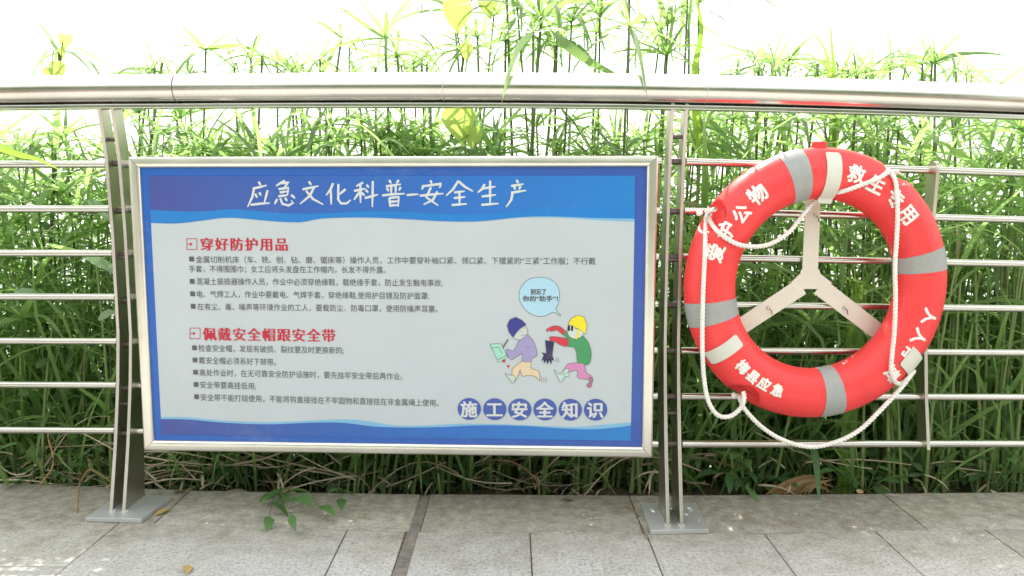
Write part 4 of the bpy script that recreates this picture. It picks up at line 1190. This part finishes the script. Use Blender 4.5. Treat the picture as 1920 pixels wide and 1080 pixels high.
# vines with heart shaped leaves
def heart_mesh(name, L, mat):
    pts = []
    K = 22
    for i in range(K):
        a = math.pi * i / (K - 1)
        x = 0.5 * math.sin(a) ** .9 * (0.62 + .38 * math.cos(a * .9)) * 1.15
        z = -0.10 * math.cos(2 * a) * 0 + (0.5 * (1 - math.cos(a)))
        pts.append((x * .9, z))
    # heart outline: notch at the base (z = 0), point at z = -1
    out = [(0, 0.0)] + [(.16, .12), (.33, .10), (.46, -.04), (.49, -.24), (.42, -.46), (.28, -.68), (.12, -.88)] + [(0, -1.05)]
    vs_, fs = [], []
    for x, z in out: vs_ += [(x * L, .06 * L * abs(x) * 4, z * L), (0, 0, min(z, 0) * L), (-x * L, .06 * L * abs(x) * 4, z * L)]
    for i in range(len(out) - 1):
        for j in range(2): fs.append((3 * i + j, 3 * i + j + 1, 3 * i + j + 4, 3 * i + j + 3))
    me = bpy.data.meshes.new(name); me.from_pydata(vs_, [], fs); me.polygons.foreach_set('use_smooth', [True] * len(me.polygons)); me.materials.append(mat)
    return me
HEART = heart_mesh('leaf', 1.0, M_YELLOW); M_PALE = leaf_mat('pale_broad_leaf', (0.20, 0.32, 0.18), (0.28, 0.42, 0.25), (0.3, 0.5, 0.2), 0.3, 0.3, False)
HEARTG = heart_mesh('leaf', 1.0, M_PALE)
def vine(name, label, stem_pts, leaves, mesh, cat='vine', sm=None):
    path = catmull(stem_pts, .03); base = Vector(stem_pts[0])
    t = empty(name, base, label, cat)
    v, f = sweep(path, circ(.0022, 6)); mesh_obj('stem', v, f, sm or M_STEM_I, t, smooth=True)
    for (u, v_, Y, px, rx, rz) in leaves:
        p = P(u, v_, Y); o = bpy.data.objects.new('leaf', mesh); COL.objects.link(o); o.parent = t
        o.location = p - base; s = px * Y / FPX; o.scale = (s, s, s); o.rotation_euler = (rx, random.uniform(-.15, .15), rz)
    return t
g = lambda u, Y: Vector((P(u, 500, Y).x, Y, float(ground_z(Y))))
vine('heart_leaf_vine', 'climbing vine with translucent yellow green heart shaped leaves behind the handrail', [g(905, 2.6), P(900, 300, 2.6), P(868, 262, 2.6), P(862, 200, 2.6), P(868, 120, 2.6), P(858, 40, 2.6), P(910, 5, 2.6), P(930, -30, 2.6)],
     [(858, 2, 2.58, 56, .1, .1), (912, -12, 2.58, 44, .15, -.3), (858, 204, 2.50, 64, .1, .15), (884, 240, 2.50, 38, .1, -.3), (876, 84, 2.59, 30, .2, .6)], HEART)
vine('heart_leaf_vine', 'yellow leaved vine tip on the sedge at the far left above the handrail', [g(105, 2.7), P(105, 300, 2.7), P(112, 150, 2.68), P(118, 78, 2.66)],
     [(122, 66, 2.66, 26, .2, .4), (104, 118, 2.66, 34, .1, -.1), (112, 90, 2.66, 22, .2, -.6), (92, 128, 2.67, 24, .2, .7)], HEART)
vine('broad_leaf_vine', 'blue green broad leaf plant behind the middle left bars', [g(190, 2.5), P(205, 600, 2.45), P(200, 400, 2.42), P(195, 380, 2.42)],
     [], HEARTG, 'leafy plant')
bp_ = [o for o in sc.objects if o.name.startswith('broad_leaf_vine')][-1]
for q_, w_ in (([(165, 375), (190, 392), (214, 415), (228, 440)], .036), ([(160, 480), (188, 492), (214, 508), (230, 530)], .034), ([(20, 560), (45, 545), (75, 548)], .024), ([(185, 600), (205, 585), (225, 590)], .024)):
    path_leaf(bp_, [P(u, v, 2.36 + .004 * i) for i, (u, v) in enumerate(q_)], w_, M_PALE)

# ferns / leafy weeds at the foot
OV = [leaf_mesh('leaf', 1.0, .42, .3, .9, M_BROAD_I, S=6, shape='ovate'), leaf_mesh('leaf', 1.0, .36, .1, .7, M_BROAD_I, S=6, shape='ovate')]
LAN = [leaf_mesh('leaf', 1.0, .16, .4, 1.3, M_BROAD_I, S=7, shape='ovate')]
def weed(name, label, base, tips, Lr, meshes, cat='weed', per=5, group=None, sr=.002):
    t = empty(name, base, label, cat, group); base = Vector(base)
    for tip in tips:
        tip = Vector(tip); mid = base.lerp(tip, .5) + Vector((0, 0, .02))
        path = catmull([base, mid, tip], .015)
        v, f = sweep(path, circ(1, 5), scale=[lerp(sr, sr * .5, i / (len(path) - 1)) for i in range(len(path))]); mesh_obj('stem', v, f, M_STEM_I, t, smooth=True)
        heading = math.atan2(tip.y - base.y, tip.x - base.x)
        for k in range(per):
            q = lerp(.35, 1, k / max(1, per - 1)); p = path[min(len(path) - 1, int(q * (len(path) - 1)))]
            o = bpy.data.objects.new('leaf', random.choice(meshes)); COL.objects.link(o); o.parent = t; o.location = p - base
            s = random.uniform(*Lr) * (1 if k < per - 1 else 1.15); o.scale = (s, s, s)
            side = (1 if k % 2 else -1) * random.uniform(.7, 1.3) if k < per - 1 else 0
            o.rotation_euler = (random.gauss(0, .25), random.gauss(0, .2), heading + side)
    return t
weed('paving_weed', 'small green weed with pointed leaves creeping over the paving below the board', G(520, 925) + Vector((0, 0, .0)),
     [G(505, 968, .02), G(545, 965, .045), G(600, 948, .03), G(560, 930, .05)], (.055, .085), OV, per=3)
weed('paving_weed', 'single leafed weed shoot at the paving edge right of the left post', G(640, 922), [G(640, 935, .03)], (.05, .06), OV, per=3)
for (u, v, lab) in ((1625, 900, 'fern like weed with drooping leaflets under the life ring right side'), (1870, 880, 'broad pale green weed at the bottom right of the railing'),
                    (1410, 905, 'dark leafy weed at the foot of the railing below the ring left side'), (95, 850, 'green weed among dry stalks at the far left bottom'),
                    (760, 880, 'green weed below the middle of the notice board'), (380, 880, 'small green weed right of the left post')):
    b0 = P(u, v + 20, 2.42); b0.z = -.03
    tips = [P(u + dx, v + dy, 2.40 + random.uniform(-.04, .1)) for dx, dy in ((-60, -20), (-20, -55), (40, -50), (75, -10))]
    weed('leafy_weed', lab, b0, tips, (.045, .085) if u > 1300 else (.035, .06), OV if u != 1625 else LAN + OV, per=6 if u == 1625 else 5)
t = empty('long_leaf_weed', Vector((P(1530, 800, 2.42).x, 2.45, -.05)), 'long pointed green leaf hanging over the paving below the life ring', 'weed')
path_leaf(t, [P(1520, 820, 2.45), P(1528, 850, 2.38), P(1533, 900, 2.32), P(1537, 952, 2.27)], .024, M_BROAD_I)
path_leaf(t, [P(1520, 820, 2.45), P(1535, 800, 2.4), P(1545, 780, 2.38)], .02, M_BROAD_I)
stem_mesh_obj(t, t.location, P(1520, 820, 2.45), .003, .002, M_STEM_I)
t = empty('drooping_leaf_weed', Vector((P(1400, 900, 2.4).x, 2.42, -.05)), 'drooping pointed leaf over the paving edge right of the middle post', 'weed')
path_leaf(t, [P(1398, 905, 2.40), P(1404, 915, 2.33), P(1415, 930, 2.29), P(1426, 948, 2.26)], .026, M_BROAD_I)
stem_mesh_obj(t, t.location, P(1398, 905, 2.40), .003, .002, M_STEM_I)
# broad dead leaf under the ring
t = empty('dead_sheath', G(1440, 928) + Vector((0, .03, 0)), 'large brown dead leaf sheath arching at the paving edge under the life ring', 'dead leaf')
for k in range(7):
    dv = k * 3.4
    path_leaf(t, [P(1436 + k * 6, 927, 2.36 + k * .004), P(1478 + k * 3, 903 + dv, 2.37), P(1520 + k * 2, 892 + dv, 2.38), P(1552 + random.uniform(-8, 14), 900 + dv * 1.3, 2.38)], random.uniform(.009, .018), M_DRY_I, name='sheath_strip')
for k in range(3): path_leaf(t, [P(1500 + 8 * k, 926, 2.36), P(1520 + 5 * k, 908, 2.36), P(1548 + 6 * k, 900, 2.38)], .011, M_DRY_I, name='sheath_strip')
# curled dead stalks that stand out on the left
for pts, lab in (([(210, 905), (170, 880), (150, 905)], 'curved dry stalk arching over the paving edge at the left'),
                 ([(75, 910), (100, 870), (90, 820), (92, 812)], 'pale dry upright stalk at the far left under the bars'),
                 ([(145, 960), (150, 905), (170, 880), (165, 860)], 'thin pale root curling over the paving left of the left post'),
                 ([(1012, 930), (1005, 900), (970, 870), (930, 862)], 'brown dry stalk arching below the board near its middle')):
    p3 = [P(u, v, 2.34 - .0008 * max(0, v - 915)) for u, v in pts]
    if pts[0][1] > 940: p3[0] = G(*pts[0], .004)
    t = empty('dry_stalk', p3[0], lab, 'dry stalk'); v, f = sweep(catmull(p3, .01), circ(.0022, 6)); mesh_obj('stalk', v, f, M_DRY_I, t, smooth=True)
# fallen leaves and twigs
def fallen(u, v, L, w, rz, lab, mat=None, name='fallen_leaf'):
    me = leaf_mesh(name, L, w, .35, .7, mat or M_DRY_I, S=6, shape='ovate')
    o = link_mesh(name, me, None, None, G(u, v) + Vector((0, 0, .003)), (random.uniform(-.3, .3), 0, rz)); tag(o, lab, 'leaf')
M_YLEAF = leaf_mat('fallen_yellow_leaf', (0.38, 0.26, 0.08), (0.50, 0.36, 0.12), (.3, .2, .05), .1, .6, False)
fallen(290, 968, .055, .022, R(55), 'curled yellow fallen leaf beside the left base plate', M_YLEAF)
fallen(352, 1062, .055, .024, R(-70), 'tan fallen leaf at the bottom edge left of centre', M_YLEAF)
fallen(325, 925, .04, .02, R(10), 'brown crumpled leaf near the dry stalks right of the left post')
fallen(1075, 940, .04, .02, R(160), 'brown crumpled leaf on the paving edge below the board')
fallen(1608, 926, .03, .02, R(40), 'dark crumpled leaf on the paving edge below the ring')
fallen(1130, 705 + 240, .035, .008, R(5), 'thin dry flake on the paving edge left of the middle post')
for (a, b, lab) in (((1172, 950), (1200, 968), 'short twig lying left of the middle base plate'), ((680, 970), (695, 973), 'tiny twig on the slab under the middle of the board'), ((1203, 985), (1214, 1010), 'dark twig stuck in the slab joint by the middle base plate')):
    p3 = [G(*a, .004), (G(*a, .004) + G(*b, .004)) / 2 + Vector((0, .004, .004)), G(*b, .004)]
    t = tag(mesh_obj('twig', *sweep(catmull(p3, .01), circ(.002, 6)), M_DRY_I, smooth=True), lab, 'twig')
# trees of the promenade's other side: seen mirrored in the steel
def back_trees():
    n = 14400; c = []
    for k in range(9):
        cx, cy, cz = -9 + k * 2.3, -7.5 + 1.2 * math.sin(k * 2.1), 2.3 + .6 * math.sin(k)
        m = n // 9; d = rng.normal(0, 1, (m, 3)); d /= np.linalg.norm(d, axis=1)[:, None]
        c.append(np.array([cx, cy, cz]) + d * np.array([1.7, 1.3, 2.1]) * rng.random((m, 1)) ** .4)
    p = np.concatenate(c); n = len(p)
    v, f, t = blades(p, U(0, 6.28, n), U(-.6, .6, n), U(.25, .45, n), U(.18, .3, n), U(0, 1, n), rng.random(n), S=2, roll=rng.normal(0, .6, n), shape='ovate')
    o = finish_stuff('far_foliage', v, f, t, M_BROAD, 'row of leafy tree crowns across the promenade')
back_trees()
